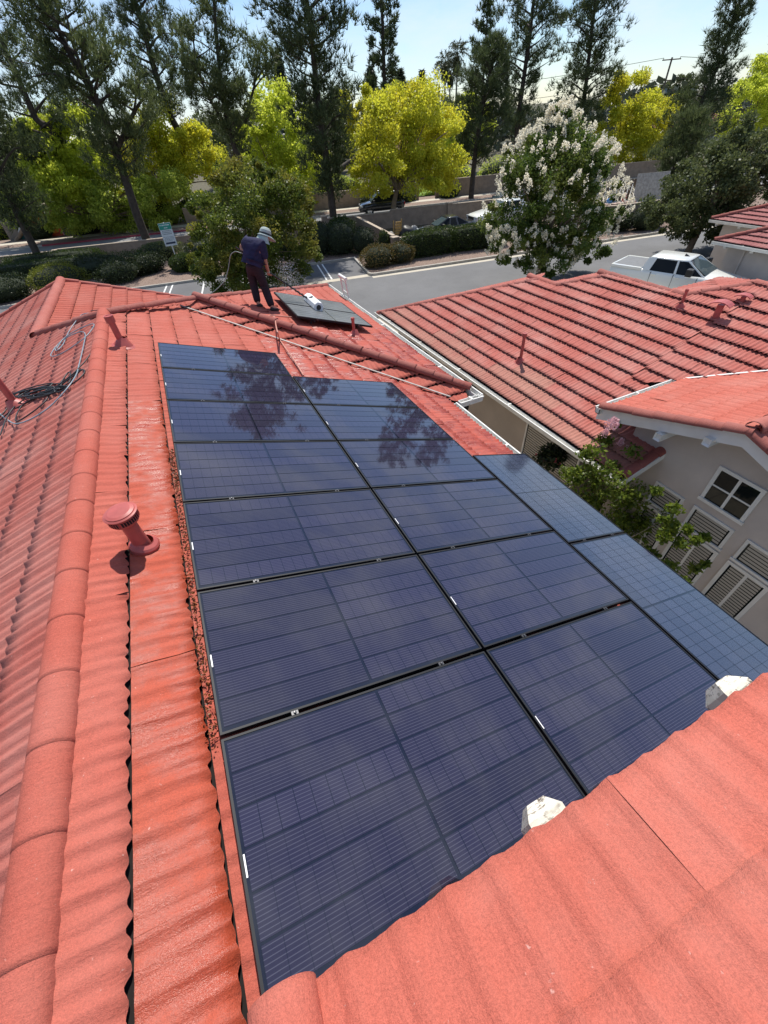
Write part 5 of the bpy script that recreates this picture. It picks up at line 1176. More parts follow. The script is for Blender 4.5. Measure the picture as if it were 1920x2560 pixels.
        for x in (S['fw'], S['rw']):
            r = S['wr']; Mx = Matrix.Translation((x, sy * (w - .13), r)) @ Matrix.Rotation(sy * -PI / 2, 4, 'X')
            wl_ = obj('wheel', MB().lathe([(r * .62, -.11), (r * .95, -.12), (r, -.08), (r, .08), (r * .95, .125), (r * .64, .12), (r * .62, .10)], 24, Mx).mesh('wheel'), MAT['tyre'], t, mw=B)
            obj('rim', MB().lathe([(0, .085), (r * .2, .10), (r * .55, .075), (r * .63, .11), (r * .66, .12)], 12, Mx).mesh('rim'), MAT['steel'], wl_, mw=B)
            obj('wheel_arch', MB().lathe([(r * 1.02, -.12), (r * 1.16, -.12), (r * 1.16, .115), (r * 1.02, .118)], 24, Mx).mesh('wheel_arch'), MAT['trim'], t, mw=B)
    # windscreen a touch proud of the dark cabin
    k = .90; a, b = base[0], topp[0]; o = V(.012, 0, .012)
    q = [V(a.x, a.y * k, a.z + .05) + o, V(a.x, -a.y * k, a.z + .05) + o, V(b.x + .03, -b.y * k, b.z - .03) + o, V(b.x + .03, b.y * k, b.z - .03) + o]
    obj('windscreen', MB().prism(q, V(-.008, 0, -.008)).mesh('windscreen'), MAT['windscreen'], t, mw=B)
    obj('grille', MB().box((N - .10, -w * .5, ht - .42), (N + .015, w * .5, ht - .22)).mesh('grille'), MAT['trim'], t, mw=B)
    obj('bumper', MB().box((N - .16, -w * .80, zb + .02), (N + .05, w * .80, zb + .24)).mesh('bumper'), MAT['trim' if kind != 'coupe' else paintm], t, mw=B)
    if kind == 'pickup':
        obj('bed_cover', MB().box((T + .10, -w * .84, tl - .0), (S['r0'] - .06, w * .84, tl + .045)).mesh('bed_cover'), MAT['tonneau'], t, mw=B)
        for sy in (1, -1): obj('bed_rail', MB().box((T + .03, min(sy * w * .84, sy * w * .985), tl - .05), (S['r0'] - .04, max(sy * w * .84, sy * w * .985), tl + .05)).mesh('bed_rail'), MAT[paintm], t, mw=B)
        obj('tailgate', MB().box((T - .01, -w * .9, zb + .4), (T + .06, w * .9, tl + .04)).mesh('tailgate'), MAT[paintm], t, mw=B)
        obj('roof_antenna', MB().prism([V(-.1, -.03, zr), V(.12, -.03, zr), V(-.08, -.03, zr + .09)], V(0, .06, 0)).mesh('roof_antenna'), MAT['trim'], t, mw=B)
    if kind == 'suv':
        for sy in (1, -1): obj('roof_rail', MB().tube([V(.2, sy * w * .62, zr + .05), V(-1.7, sy * w * .62, zr + .05)], .022, 6).mesh('roof_rail'), MAT['steel'], t, mw=B)
    return t
h_ = -math.radians(72); ax = V(math.cos(h_), math.sin(h_), 0); lx = V(-ax.y, ax.x, 0)
pc = V(19.95, 16.4, ZG) + ax * 2.95 + lx * 1.0; pc.z = ZG + .004
vehicle('pickup_truck', 'white crew cab pickup truck parked in the driveway behind the neighbour roof', 'pickup truck', pc, h_, 'paint_white', 'pickup')
hs = math.atan2(-a2.y, -a2.x)
sc = S2(23.6, -1.35); vehicle('parked_suv', 'black suv parked on the far side of the street by the yellow tree', 'car', V(sc.x, sc.y, ZG + .01), hs, 'paint_black', 'suv')
vehicle('parked_car', 'glossy black car parked inside the block wall enclosure', 'car', V(21.3, 34.3, ZG), math.radians(170), 'paint_grey', 'coupe')
vehicle('parked_truck', 'white truck parked nose to the black car, half hidden by the crape myrtle', 'pickup truck', V(26.6, 33.9, ZG), math.radians(172), 'paint_white', 'pickup')
cc = S2(35, -6.8); vehicle('parked_car', 'pale car on the street beyond the white truck', 'car', V(cc.x, cc.y, ZG + .01), hs, 'paint_silver', 'coupe')
# clutter by the black car
MAT['yellowwood'] = plain('yellow wood', (.42, .26, .08), .7, var=.2)
t = thing('wooden_chair', 'broken yellow wooden chair on the junk heap inside the block walls', 'chair', (18.1, 37.2, ZG))
for a, b in (((17.8, 37.0, .0), (17.9, 37.1, 1.2)), ((18.4, 37.0, 0), (18.6, 37.0, 1.25))): MB().tube([V(*a) + V(0, 0, ZG), V(*b) + V(0, 0, ZG)], .05, 6).build('leg', MAT['yellowwood'], t)
for k in range(5): MB().box((17.9 + .03 * k, 36.95, ZG + .2 + k * .19), (18.5 + .03 * k, 37.02, ZG + .34 + k * .19)).build('slat', MAT['yellowwood'], t)
for k, (x, y, r, m) in enumerate(((17.0, 37.6, .4, 'trim'), (19.0, 37.0, .45, 'trim'), (19.8, 37.0, .35, 'tonneau'), (17.4, 36.6, .3, 'board'))):
    tag(blob('junk_bag', (x, y, ZG + r * .7), (r * 1.3, r, r), m, 20 + k), ['black bag left of the broken chair', 'black bag right of the broken chair', 'grey bag next to the black car nose', 'pale bag in front of the broken chair'][k], 'bag', 'junk bags')

# ------------------------------------------------------------------ signs
def text_mesh(body, size, mat, mw, parent, name='lettering', extrude=.004):
    cu = bpy.data.curves.new(name, 'FONT'); cu.body = body; cu.size = size; cu.align_x = 'CENTER'; cu.extrude = extrude
    tmp = bpy.data.objects.new('tmp_text', cu); COL.objects.link(tmp); me = bpy.data.meshes.new_from_object(tmp.evaluated_get(bpy.context.evaluated_depsgraph_get())); bpy.data.objects.remove(tmp)
    me.materials.clear(); return obj(name, me, MAT[mat], parent, mw=mw)
sb = G(449, 668); t = thing('parking_sign', 'white notice sign with green header on a thin post by the parking bay', 'sign', sb)
MAT['signwhite'] = plain('white sign face', (.62, .66, .68), .5, var=.05); MAT['signgreen'] = plain('green sign header', (.02, .28, .21), .5, var=.1); MAT['signdark'] = plain('dark navy print', (.03, .04, .08), .5); MAT['signgrey'] = plain('grey print', (.22, .27, .29), .5)
fd = V(-sb.x, -sb.y, 0).normalized(); rt_ = V(fd.y * -1, fd.x, 0); rt_ = V(-fd.y, fd.x, 0); hgt = mpp(sb); Wd_, Hd_ = .86, 1.42
MB().tube([sb, sb + V(0, 0, 2.9)], .04, 8).build('post', MAT['gutter'], t)
Bs = Matrix(((rt_.x, 0, fd.x, sb.x + fd.x * .05), (rt_.y, 0, fd.y, sb.y + fd.y * .05), (0, 1, 0, sb.z), (0, 0, 0, 1)))
z0 = 1.45
obj('board', MB().box((-Wd_ / 2, z0, -.01), (Wd_ / 2, z0 + Hd_, .01)).mesh('board'), MAT['signwhite'], t, mw=Bs)
obj('header', MB().box((-Wd_ / 2 + .02, z0 + Hd_ * .72, .0105), (Wd_ / 2 - .02, z0 + Hd_ - .02, .014)).mesh('header'), MAT['signgreen'], t, mw=Bs)
def bars(nm, mat, rows, zf=.0145):
    mb = MB(); r = random.Random(4)
    for y, h, x0, x1 in rows:
        x = x0
        while x < x1: q = min(x1, x + r.uniform(.04, .14)); mb.box((x, y, zf - .003), (q, y + h, zf)); x = q + .025
    obj(nm, mb.mesh(nm), MAT[mat], t, mw=Bs)
bars('print', 'signwhite', [(z0 + 1.26, .07, -.34, .34), (z0 + 1.10, .06, -.1, .14)], .0175)
bars('print', 'signgrey', [(z0 + .92, .05, -.3, .3), (z0 + .82, .05, -.34, .34), (z0 + .72, .05, -.34, .3)]); bars('print', 'signgrey', [(z0 + .55, .03, -.36, .36), (z0 + .47, .03, -.3, .36), (z0 + .39, .03, -.36, .3), (z0 + .31, .03, -.36, .2)])
obj('band', MB().box((-.34, z0 + .12, .0105), (.34, z0 + .24, .0145)).mesh('band'), MAT['signdark'], t, mw=Bs)
# painted wall sign across the street
MAT['mural_grey'] = plain('grey painted masonry', (.20, .17, .14), .9, var=.15, scale=2); MAT['charcoal'] = plain('charcoal sign panel', (.05, .052, .055), .7); MAT['cream'] = plain('cream lettering', (.62, .48, .26), .6); MAT['fruit_red'] = plain('red orange paint', (.55, .06, .015), .6, var=.3, scale=4); MAT['fruit_y'] = plain('yellow fruit paint', (.75, .42, .02), .6); MAT['fruit_o'] = plain('orange fruit paint', (.70, .17, .015), .6); MAT['pinkframe'] = plain('pale pink frame', (.62, .38, .34), .6); MAT['mtn'] = plain('white painted mountain', (.6, .62, .6), .7); MAT['teal'] = plain('teal painted hills', (.03, .12, .10), .7)
s0, s1 = -17.5, -4.0; tq = 5.3
wsn = thing('wall_sign', 'grey entrance wall sign with painted fruit panel and cream lettering behind the leaning pine', 'sign', S2((s0 + s1) / 2, tq).to_tuple()[:2] + (ZG,))
def Sp(s, t_, z): p = S2(s, t_); return V(p.x, p.y, ZG + z)
MB().prism([Sp(s0, tq, 0), Sp(s1, tq, 0), Sp(s1, tq + .3, 0), Sp(s0, tq + .3, 0)], V(0, 0, 2.9)).build('wall', MAT['mural_grey'], wsn)
for k in range(9): MB().prism([Sp(s0 + k * 1.5, tq - .06, 2.9), Sp(s0 + k * 1.5 + 1.48, tq - .06, 2.9), Sp(s0 + k * 1.5 + 1.48, tq + .36, 2.9), Sp(s0 + k * 1.5, tq + .36, 2.9)], V(0, 0, .1)).build('cap_stone', MAT['block_cap'], wsn)
def face(s, z): p = S2(s, tq - .01); return Matrix(((a2.x, 0, -b2.x, p.x), (a2.y, 0, -b2.y, p.y), (0, 1, 0, ZG + z), (0, 0, 0, 1)))
def locate(u, v):
    n = np.array(b2); p = np.array(S2(0, tq)); q = on_plane(u, v, p, n); return (q - S2(0, tq)).dot(a2), q.z - ZG
fs, fz = locate(116, 567); ts_, tz = locate(171, 563)
k0 = 1.35
obj('fruit_panel', MB().box((-k0, -1.15, 0), (k0, 1.35, .06)).mesh('fruit_panel'), MAT['fruit_red'], wsn, mw=face(fs, fz))
fp = [o for o in wsn.children if o.name.startswith('fruit_panel')][0]
for lo, hi in (((-k0 - .1, -1.25, .0), (k0 + .1, -1.15, .09)), ((-k0 - .1, -1.15, 0), (-k0, 1.35, .09)), ((k0, -1.15, 0), (k0 + .1, 1.35, .09))): obj('panel_frame', MB().box(lo, hi).mesh('panel_frame'), MAT['pinkframe'], fp, mw=face(fs, fz))
for x, y, r, m in ((-.62, -.25, .62, 'fruit_y'), (.62, .05, .70, 'fruit_o'), (.05, .55, .3, 'teal'), (.15, -.45, .25, 'teal')): obj('fruit', MB().lathe([(0, .085), (r * .7, .078), (r, .06)], 20, Matrix.Translation((x, y, 0))).mesh('fruit'), MAT[m], fp, mw=face(fs, fz))
for x0, m in ((-3.2, 'mtn'), (1.6, 'mtn')):
    obj('mountain', MB().prism([V(x0, -.3, .012), V(x0 + 1.8, -.3, .012), V(x0 + 1.3, .25, .012), V(x0 + .8, .5, .012), V(x0 + .3, .1, .012)], V(0, 0, .01)).mesh('mountain'), MAT[m], wsn, mw=face(fs, fz)); obj('hill', MB().prism([V(x0 - .1, -1.0, .012), V(x0 + 1.9, -1.0, .012), V(x0 + 1.8, -.3, .012), V(x0, -.3, .012)], V(0, 0, .01)).mesh('hill'), MAT['teal'], wsn, mw=face(fs, fz))
obj('sign_panel', MB().prism([V(-1.9, .95, 0), V(2.4, .95, 0), V(2.4, -1.05, 0), V(-1.0, -1.05, 0)], V(0, 0, .05)).mesh('sign_panel'), MAT['charcoal'], wsn, mw=face(ts_ + .6, tz))
for tx, sz, yy, xx in (('COUNTRY', .62, .30, .45), ('TERRACE', .55, -.28, .6), ('Apartments', .42, -.85, .7)): text_mesh(tx, sz, 'cream', face(ts_ + .6, tz) @ Matrix.Translation((xx, yy, .055)), wsn, extrude=.006)

# ------------------------------------------------------------------ houses farther off
def hip_house(label, x0, y0, x1, y1, ez, wallm, roofm, cap='cap_dark', tiles=True, group=None, sl=1 / 3., fine=True):
    t = thing('house', label, 'house', ((x0 + x1) / 2, (y0 + y1) / 2, ZG), group); h = House(t); hx = min(x1 - x0, y1 - y0) / 2
    if x1 - x0 <= y1 - y0: ra, rb = ((x0 + x1) / 2, y0 + hx), ((x0 + x1) / 2, y1 - hx)
    else: ra, rb = (x0 + hx, (y0 + y1) / 2), (x1 - hx, (y0 + y1) / 2)
    zr = ez + hx * sl; c = [(x0, y0), (x1, y0), (x1, y1), (x0, y1)]
    if x1 - x0 <= y1 - y0: P = [((-1, 0), (x0, 0, ez), [c[3], c[0], ra, rb]), ((0, -1), (0, y0, ez), [c[0], c[1], ra]), ((1, 0), (x1, 0, ez), [c[1], c[2], rb, ra]), ((0, 1), (0, y1, ez), [c[2], c[3], rb])]
    else: P = [((-1, 0), (x0, 0, ez), [c[3], c[0], ra]), ((0, -1), (0, y0, ez), [c[0], c[1], rb, ra]), ((1, 0), (x1, 0, ez), [c[1], c[2], rb]), ((0, 1), (0, y1, ez), [c[2], c[3], ra, rb])]
    for d, p, pl_ in P: h.slope(d, p, pl_, MAT[roofm], 'stepped')
    h.finish(150 if fine else 0)
    ends = [(c[0], ra), (c[1], ra if x1 - x0 <= y1 - y0 else rb), (c[2], rb), (c[3], rb if x1 - x0 <= y1 - y0 else ra)]
    if fine:
        for q, r_ in ends: ridge(t, (q[0], q[1], ez + .03), (r_[0], r_[1], zr + .03), mat=cap)
        ridge(t, (ra[0], ra[1], zr + .03), (rb[0], rb[1], zr + .03), mat=cap)
        for q, r_, o in ((c[3], c[0], (-1, 0, 0)), (c[0], c[1], (0, -1, 0))): gutter(t, (q[0], q[1], ez - .01), (r_[0], r_[1], ez - .01), o)
        for y in np.arange(y0 + .6, y1, 1.2): beam(t, (x0, y), .47, .05, ez - .10, w=.14, h=.13, c=.02, axis=(1, 0), mat='white')
    walls(t, x0 + .5, y0 + .5, x1 - .5, y1 - .5, ZG, ez - .02, wallm)
    return t
hc = hip_house('beige house at the right edge, nearer of two hip roofs beyond the driveway', 23.3, 5.5, 33, 13.9, -5.15, 'stucco_pink', 'roof_far')
hd = hip_house('beige house at the right edge, farther hip roof behind the nearer one', 27.1, 8.6, 36.5, 16.8, -5.1, 'stucco_pink', 'roof_far')
MB().tube([V(23.75, 12.6, -5.3), V(23.75, 12.6, ZG)], .05, 8).build('downpipe', MAT['stucco_pink'], hc)
for k, (x, y, lab) in enumerate(((-34, 78, 'far red roofed house at the left edge behind the trees'), (36, 78, 'far house behind the big yellow tree'), (92, 66, 'far red roofed house behind the leaning pine'))):
    hip_house(lab, x, y, x + 14, y + 11, -4.9, 'stucco_pink', 'roof_far', fine=False)
# hanging baskets below the neighbour eave
def basket(label, u, v, x, y, r, seed, flowers=True):
    rs = np.random.RandomState(seed); p = on_plane(u, v, (x, 0, 0), (1, 0, 0)); t = thing('hanging_basket', label, 'hanging basket', p, 'hanging baskets')
    q = p + V(0, 0, .05)
    MB().lathe([(.02, -.22), (.16, -.18), (.23, 0), (.24, .02), (.22, .02)], 16, Matrix.Translation(q)).build('pot', MAT['brownboard'], t)
    for k in range(3): a = k * 2.1; MB().tube([q + V(.22 * math.cos(a), .22 * math.sin(a), 0), q + V(0, 0, ZN - .12 - q.z)], .006, 5).build('chain', MAT['trim'], t)
    C = np.array(q) + unit(rs.randn(900, 3)) * (.55 + .5 * rs.rand(900, 1)) * np.array([r, r, r * .8]); vv, f = leaves(C, rs.randn(900, 3) + np.array([0, 0, -.4]), .09, .03, rs); obj('leaves', mesh_np('leaves', vv, f), MAT['hedge_d'], t)
    if flowers:
        for k in range(7): d = unit(rs.randn(1, 3))[0]; obj('flower', bms[k % 5], MAT['pinkflower'], t, mw=Matrix.Translation(q + V(-abs(d[0]), d[1], d[2] * .6) * r) @ Matrix.Scale(.16, 4))
MAT['pinkflower'] = leaf_mat('rose pink petals', (.45, .05, .08), (.65, .16, .20), .3)
basket('hanging basket of dark leaves and pink flowers by the large window', 1376, 1146, XN + .12, 0, .33, 201); basket('hanging plant half hidden behind our gutter corner', 1168, 972, XN + .12, 0, .25, 202, False); basket('small hanging plant near the two little windows', 1027, 868, XN + .12, 0, .2, 203, False)

# ------------------------------------------------------------------ the person washing the panels
def skin(name, nodes, edges, mat, parent, root, sub=2, smooth=True):
    me = bpy.data.meshes.new(name); keys = list(nodes); me.from_pydata([tuple(nodes[k][0]) for k in keys], [(keys.index(a), keys.index(b)) for a, b in edges], []); me.update()
    o = bpy.data.objects.new(name, me); COL.objects.link(o); o.modifiers.new('s', 'SKIN')
    for i, k in enumerate(keys):
        r = nodes[k][1]; r = r if hasattr(r, '__len__') else (r, r); sv = me.skin_vertices[0].data[i]; sv.radius = r; sv.use_root = (k == root)
    s = o.modifiers.new('d', 'SUBSURF'); s.levels = sub; s.render_levels = sub
    m2 = bpy.data.meshes.new_from_object(o.evaluated_get(bpy.context.evaluated_depsgraph_get())); bpy.data.objects.remove(o)
    m2.name = name; m2.materials.clear(); m2.polygons.foreach_set('use_smooth', [True] * len(m2.polygons)); return obj(name, m2, MAT[mat], parent)
MAT['skin'] = plain('warm brown skin', (.42, .20, .135), .55, var=.08); 
def cloth(name, c, fold=.35):
    t = NT(name); n = t.noise(7, 3, .5, stretch=(1, 1, 2.2)); t.set(t.mix(t.rng(n, .35, .65), [x * .8 for x in c], [x * 1.25 for x in c]), .85, 0, .2); t.bump(n, fold, .06); return t.m
MAT['shirt'] = cloth('navy cotton', (.022, .022, .058)); MAT['trousers'] = cloth('dark plum trousers', (.030, .017, .022)); MAT['shoe'] = plain('dark shoes', (.015, .015, .018), .7); MAT['hat'] = plain('pale grey green hat cloth', (.36, .42, .40), .85, var=.15, scale=12); MAT['hatband'] = plain('dark hat band', (.03, .035, .04), .8); MAT['glove'] = plain('pale work glove', (.45, .42, .36), .8)
Sz = pS[2]
def onS(u, v, dz=0): return on_plane(u, v, (0, 0, Sz + dz), nRR)
YP_ = 10.42
J = dict(pel=at(634, 664, YP_), mid=at(638, 640, YP_ + .03), che=at(640, 617, YP_ + .08), nek=at(649, 601, YP_ + .12), hea=at(663, 593, YP_ + .16),
         ls=at(617, 606, YP_ + .20), rs=at(654, 613, YP_ - .04), le=at(602, 617, YP_ + .30), lh=at(611, 634, YP_ + .16), re=at(663, 654, YP_ - .02), rh=at(671, 679, YP_ + .06),
         lp=at(625, 667, YP_ + .08), rp=at(644, 669, YP_ - .06), lk=at(635, 716, YP_ + .06), rk=at(663, 722, YP_ - .08), la=onS(645, 759, .09), ra=onS(680, 769, .09), lt=onS(653, 764, .05), rt=onS(693, 773, .05))
person = thing('person', 'person in navy shirt and pale sun hat washing a panel with a long brush', 'person', onS(665, 772))
def fingers(nodes, edges, wrist, palm, ax, key):
    d = (palm - wrist).normalized(); s = d.cross(ax).normalized()
    for i, (off, L) in enumerate(((-.033, .062), (-.011, .072), (.011, .068), (.033, .052))):
        a = palm + s * off; b = a + d * L * .5 - ax * .022; c = b - ax * L * .45 - d * .012
        nodes[f'{key}f{i}a'] = (a, .011); nodes[f'{key}f{i}b'] = (b, .010); nodes[f'{key}f{i}c'] = (c, .008); edges += [(key + 'palm', f'{key}f{i}a'), (f'{key}f{i}a', f'{key}f{i}b'), (f'{key}f{i}b', f'{key}f{i}c')]
    t1 = wrist.lerp(palm, .5) + s * .042; t2 = t1 + d * .05 + s * .018 - ax * .02; nodes[key + 't1'] = (t1, .013); nodes[key + 't2'] = (t2, .010); edges += [(key + 'palm', key + 't1'), (key + 't1', key + 't2')]
nd = dict(pel=(J['pel'], (.15, .12)), mid=(J['mid'], (.14, .115)), che=(J['che'], (.16, .125)), nek=(J['nek'], .062), hea0=(J['nek'].lerp(J['hea'], .55), .075), hea=(J['hea'], .098), crn=(J['hea'] + V(.02, .02, .07), .08),
          ls=(J['ls'], .062), le=(J['le'], .050), lh=(J['lh'], .034), rs=(J['rs'], .062), re=(J['re'], .050), rh=(J['rh'], .030),
          lp=(J['lp'], .095), rp=(J['rp'], .095), lk=(J['lk'], .062), rk=(J['rk'], .062), la=(J['la'], .045), ra=(J['ra'], .045), lt=(J['lt'], .038), rt=(J['rt'], .038))
fw = V(.88, .47, 0).normalized(); nd['nose'] = (J['hea'] + fw * .105 + V(0, 0, -.015), .018)
ed = [('pel', 'mid'), ('mid', 'che'), ('che', 'nek'), ('nek', 'hea0'), ('hea0', 'hea'), ('hea', 'crn'), ('hea', 'nose'), ('che', 'ls'), ('ls', 'le'), ('le', 'lh'), ('che', 'rs'), ('rs', 're'), ('re', 'rh'), ('pel', 'lp'), ('lp', 'lk'), ('lk', 'la'), ('la', 'lt'), ('pel', 'rp'), ('rp', 'rk'), ('rk', 'ra'), ('ra', 'rt')]
pd = (J['rh'] - J['lh']).normalized()
for k, w_ in (('lh', 'le'), ('rh', 're')):
    dd = (J[k] - J[w_]).normalized(); nd[k + 'palm'] = (J[k] + dd * .07, (.034, .024)); ed.append((k, k + 'palm')); fingers(nd, ed, J[k], J[k] + dd * .075, dd.cross(pd).normalized(), k)
skin('body', nd, ed, 'skin', person, 'pel', 2)
sh = dict(hem=(J['pel'] + V(.0, 0, -.03), .20), hm=(J['pel'].lerp(J['mid'], .5), .195), mid=(J['mid'], .195), che=(J['che'], .20), nek=(J['nek'].lerp(J['che'], .2), .10), ls=(J['ls'], .125), lq=(J['ls'].lerp(J['le'], .85), .088), rs=(J['rs'], .125), rq=(J['rs'].lerp(J['re'], .9), .092))
skin('shirt', sh, [('hem', 'hm'), ('hm', 'mid'), ('mid', 'che'), ('che', 'nek'), ('che', 'ls'), ('ls', 'lq'), ('che', 'rs'), ('rs', 'rq')], 'shirt', person, 'mid', 2)
tr = dict(top=(J['pel'] + V(0, 0, .06), (.155, .13)), pel=(J['pel'] - V(0, 0, .03), (.165, .14)), lp=(J['lp'] - V(0, 0, .06), .12), rp=(J['rp'] - V(0, 0, .06), .12), lk=(J['lk'], .092), rk=(J['rk'], .095), la=(J['la'] + V(0, 0, .02), .075), ra=(J['ra'] + V(0, 0, .02), .078), lm=(J['lk'].lerp(J['la'], .5), .088), rm=(J['rk'].lerp(J['ra'], .5), .092))
skin('trousers', tr, [('top', 'pel'), ('pel', 'lp'), ('lp', 'lk'), ('lk', 'lm'), ('lm', 'la'), ('pel', 'rp'), ('rp', 'rk'), ('rk', 'rm'), ('rm', 'ra')], 'trousers', person, 'pel', 2)
for s in 'lr':
    a, b = J[s + 'a'], J[s + 't']; d = (b - a); skin('shoe', dict(h=(a - d * .35 - V(0, 0, .035), .048), m=(a.lerp(b, .5) - V(0, 0, .03), .052), t=(b + d * .25 - V(0, 0, .01), .045)), [('h', 'm'), ('m', 't')], 'shoe', person, 'm', 2)
    dd = (J[s + 'h'] - J[{'l': 'le', 'r': 're'}[s]]).normalized(); skin('glove_cuff', dict(a=(J[s + 'h'] - dd * .03, .040), b=(J[s + 'h'] + dd * .045, .043)), [('a', 'b')], 'glove', person, 'a', 1)
hc_ = J['hea'] + V(.015, .015, .045); tl_ = (V(.42, .18, .89)).normalized(); hq = Matrix.Translation(hc_) @ tl_.to_track_quat('Z', 'Y').to_matrix().to_4x4()
hat = MB().lathe([(.122, -.01), (.124, .03), (.116, .075), (.09, .112), (.05, .13), (0, .135)], 24, hq).build('hat', MAT['hat'], person)
MB().lathe([(.126, -.012), (.128, .02), (.125, .024)], 24, hq).build('hat_band', MAT['hatband'], hat)
br_ = MB(); n = 32; fwl = (hq.inverted().to_3x3() @ fw); fa = math.atan2(fwl.y, fwl.x); ri, ro = [], []
for k in range(n):
    a = 2 * PI * k / n; q = max(0, math.cos(a - fa)); ri.append(hq @ V(.12 * math.cos(a), .12 * math.sin(a), -.005)); r2 = .165 + .085 * q; ro.append(hq @ V(r2 * math.cos(a), r2 * math.sin(a), -.035 - .03 * q))
br_.add(ri + ro + [p - V(0, 0, .006) for p in ro], [(k, (k + 1) % n, n + (k + 1) % n, n + k) for k in range(n)] + [(n + k, n + (k + 1) % n, 2 * n + (k + 1) % n, 2 * n + k) for k in range(n)], True); br_.build('brim', MAT['hat'], hat)
fl = MB(); R0 = []; 
for j in range(5):
    row = []
    for k in range(13):
        a = fa + PI + (-1.25 + 2.5 * k / 12) * (1 + .05 * j); r = .125 + .018 * j + .006 * math.sin(k * 2.3 + j); row.append(hq @ V(r * math.cos(a), r * math.sin(a), -.01 - .042 * j))
    R0.append(row)
flat_ = sum(R0, []); fl.add(flat_, [(j * 13 + k, j * 13 + k + 1, (j + 1) * 13 + k + 1, (j + 1) * 13 + k) for j in range(4) for k in range(12)], True); fl.build('neck_flap', MAT['hat'], hat)
# brush on its pole
MAT['polemat'] = plain('black pole', (.02, .02, .022), .35); MAT['bristle'] = plain('white brush cover', (.72, .73, .74), .8, var=.12, scale=30, bump=.6); MAT['hose_g'] = plain('grey green hose', (.22, .27, .25), .5); MAT['hose_p'] = plain('salmon hose', (.52, .23, .17), .5); MAT['hose_b'] = plain('pale blue grey hose', (.22, .29, .33), .4); MAT['cable'] = plain('black cable', (.022, .022, .024), .5)
brush = thing('cleaning_brush', 'long black pole brush with white roller head resting on the grey panel', 'brush', onS(782, 757, .2))
bh = on_plane(769, 747, (0, 0, Sz + .29), nRR); e0 = on_plane(770, 745, (0, 0, Sz + .26), nRR); e1 = on_plane(797, 769, (0, 0, Sz + .26), nRR)
MB().tube([J['lh'].lerp(J['rh'], -.35), J['rh'], bh], .016, 8).build('pole', MAT['polemat'], brush)
pts = []; A_, B_ = J['rh'], bh; dv = (B_ - A_); o1 = dv.orthogonal().normalized(); o2 = dv.normalized().cross(o1)
for k in range(160): t = .35 + .65 * k / 159; w_ = t * 60; pts.append(A_ + dv * t + (o1 * math.cos(w_) + o2 * math.sin(w_)) * .026)
MB().tube(pts, .008, 5).build('spiral_hose', MAT['polemat'], brush)
axs = (e1 - e0).normalized(); q = Matrix.Translation(e0) @ axs.to_track_quat('Z', 'Y').to_matrix().to_4x4(); Lr = (e1 - e0).length
MB().lathe([(.06, 0), (.115, .0), (.12, .01), (.12, Lr - .01), (.115, Lr), (.06, Lr)], 8, q).build('roller', MAT['bristle'], brush)
rl = [o for o in brush.children if o.name.startswith('roller')][0]; rl.data.polygons.foreach_set('use_smooth', [False] * len(rl.data.polygons))
MB().lathe([(0, -.012), (.05, -.012), (.058, .01), (.058, Lr - .01), (.05, Lr + .012), (0, Lr + .012)], 8, q).build('hub', MAT['polemat'], brush)
MB().tube([bh, e0.lerp(e1, .5) + V(0, 0, .13)], .02, 8).build('neck', MAT['polemat'], brush)
# hoses and cables lying about
def line(name, label, cat, pts, r, mat, group=None, n=7): return tag(MB().tube(sm(pts, 6), r, n).build(name, MAT[mat]), label, cat, group)
line('hose', 'grey green hose looping from the hand of the person down past the ridge', 'hose', [at(u, v, y) for u, v, y in ((608, 634, 10.58), (600, 632, 10.62), (588, 629, 10.7), (577, 637, 10.75), (573, 657, 10.8), (570, 675, 10.8), (562, 699, 10.8), (550, 715, 10.8), (532, 731, 10.8), (515, 740, 10.9), (500, 748, 11.2))], .009, 'hose_g')
def onW(u, v, dz): return on_plane(u, v, (.24, 10.27, ZS + dz), (0, -1 / 3., 1))
line('hose', 'salmon hose lying across the ridge tiles towards the wet tiles', 'hose', [onS(730, 793, .05), onS(705, 791, .05), onS(684, 789, .06), onS(672, 790, .05), onS(678, 797, .05), onS(686, 792, .07), onS(690, 815, .11), onS(694, 832, .17), onW(698, 846, .12), onW(705, 858, .10)] + [on_plane(u, v, (0, 0, pR[2] + .075), nRR) for u, v in ((716, 874), (730, 893), (745, 916), (759, 939))], .014, 'hose_p')
def onL(x, y, dz=.03): return on_plane(x / 3.173, 700 + y / 3.173, (XR, 0, ZR + dz), (-1 / 3., 0, 1))
line('hose', 'pale blue grey hose coiled on the left roof slope', 'hose', [onL(x, y, .035 + .01 * (i % 3)) for i, (x, y) in enumerate(((720, 262), (650, 275), (600, 330), (540, 420), (500, 510), (450, 560), (440, 540), (480, 490), (560, 440), (640, 412), (676, 432), (660, 530), (625, 680), (605, 750), (540, 850), (400, 1000), (250, 1100), (130, 1140), (60, 1110), (0, 1060), (-60, 990)))], .008, 'hose_b')
line('hose', 'second loop of pale hose beside the ridge on the left slope', 'hose', [onL(x, y, .05) for x, y in ((440, 530), (402, 600), (470, 592), (600, 512), (690, 440), (742, 370), (738, 348), (690, 362), (600, 402), (500, 470), (450, 545))], .0075, 'hose_b')
line('cable', 'thin black cable running beside the big ridge', 'cable', [onL(x, y, .04) for x, y in ((720, 245), (760, 240), (797, 245), (790, 320), (772, 440), (742, 540), (692, 622), (640, 682), (560, 760), (440, 850))], .008, 'cable', 'black cables')
rr_ = random.Random(3); pts = []
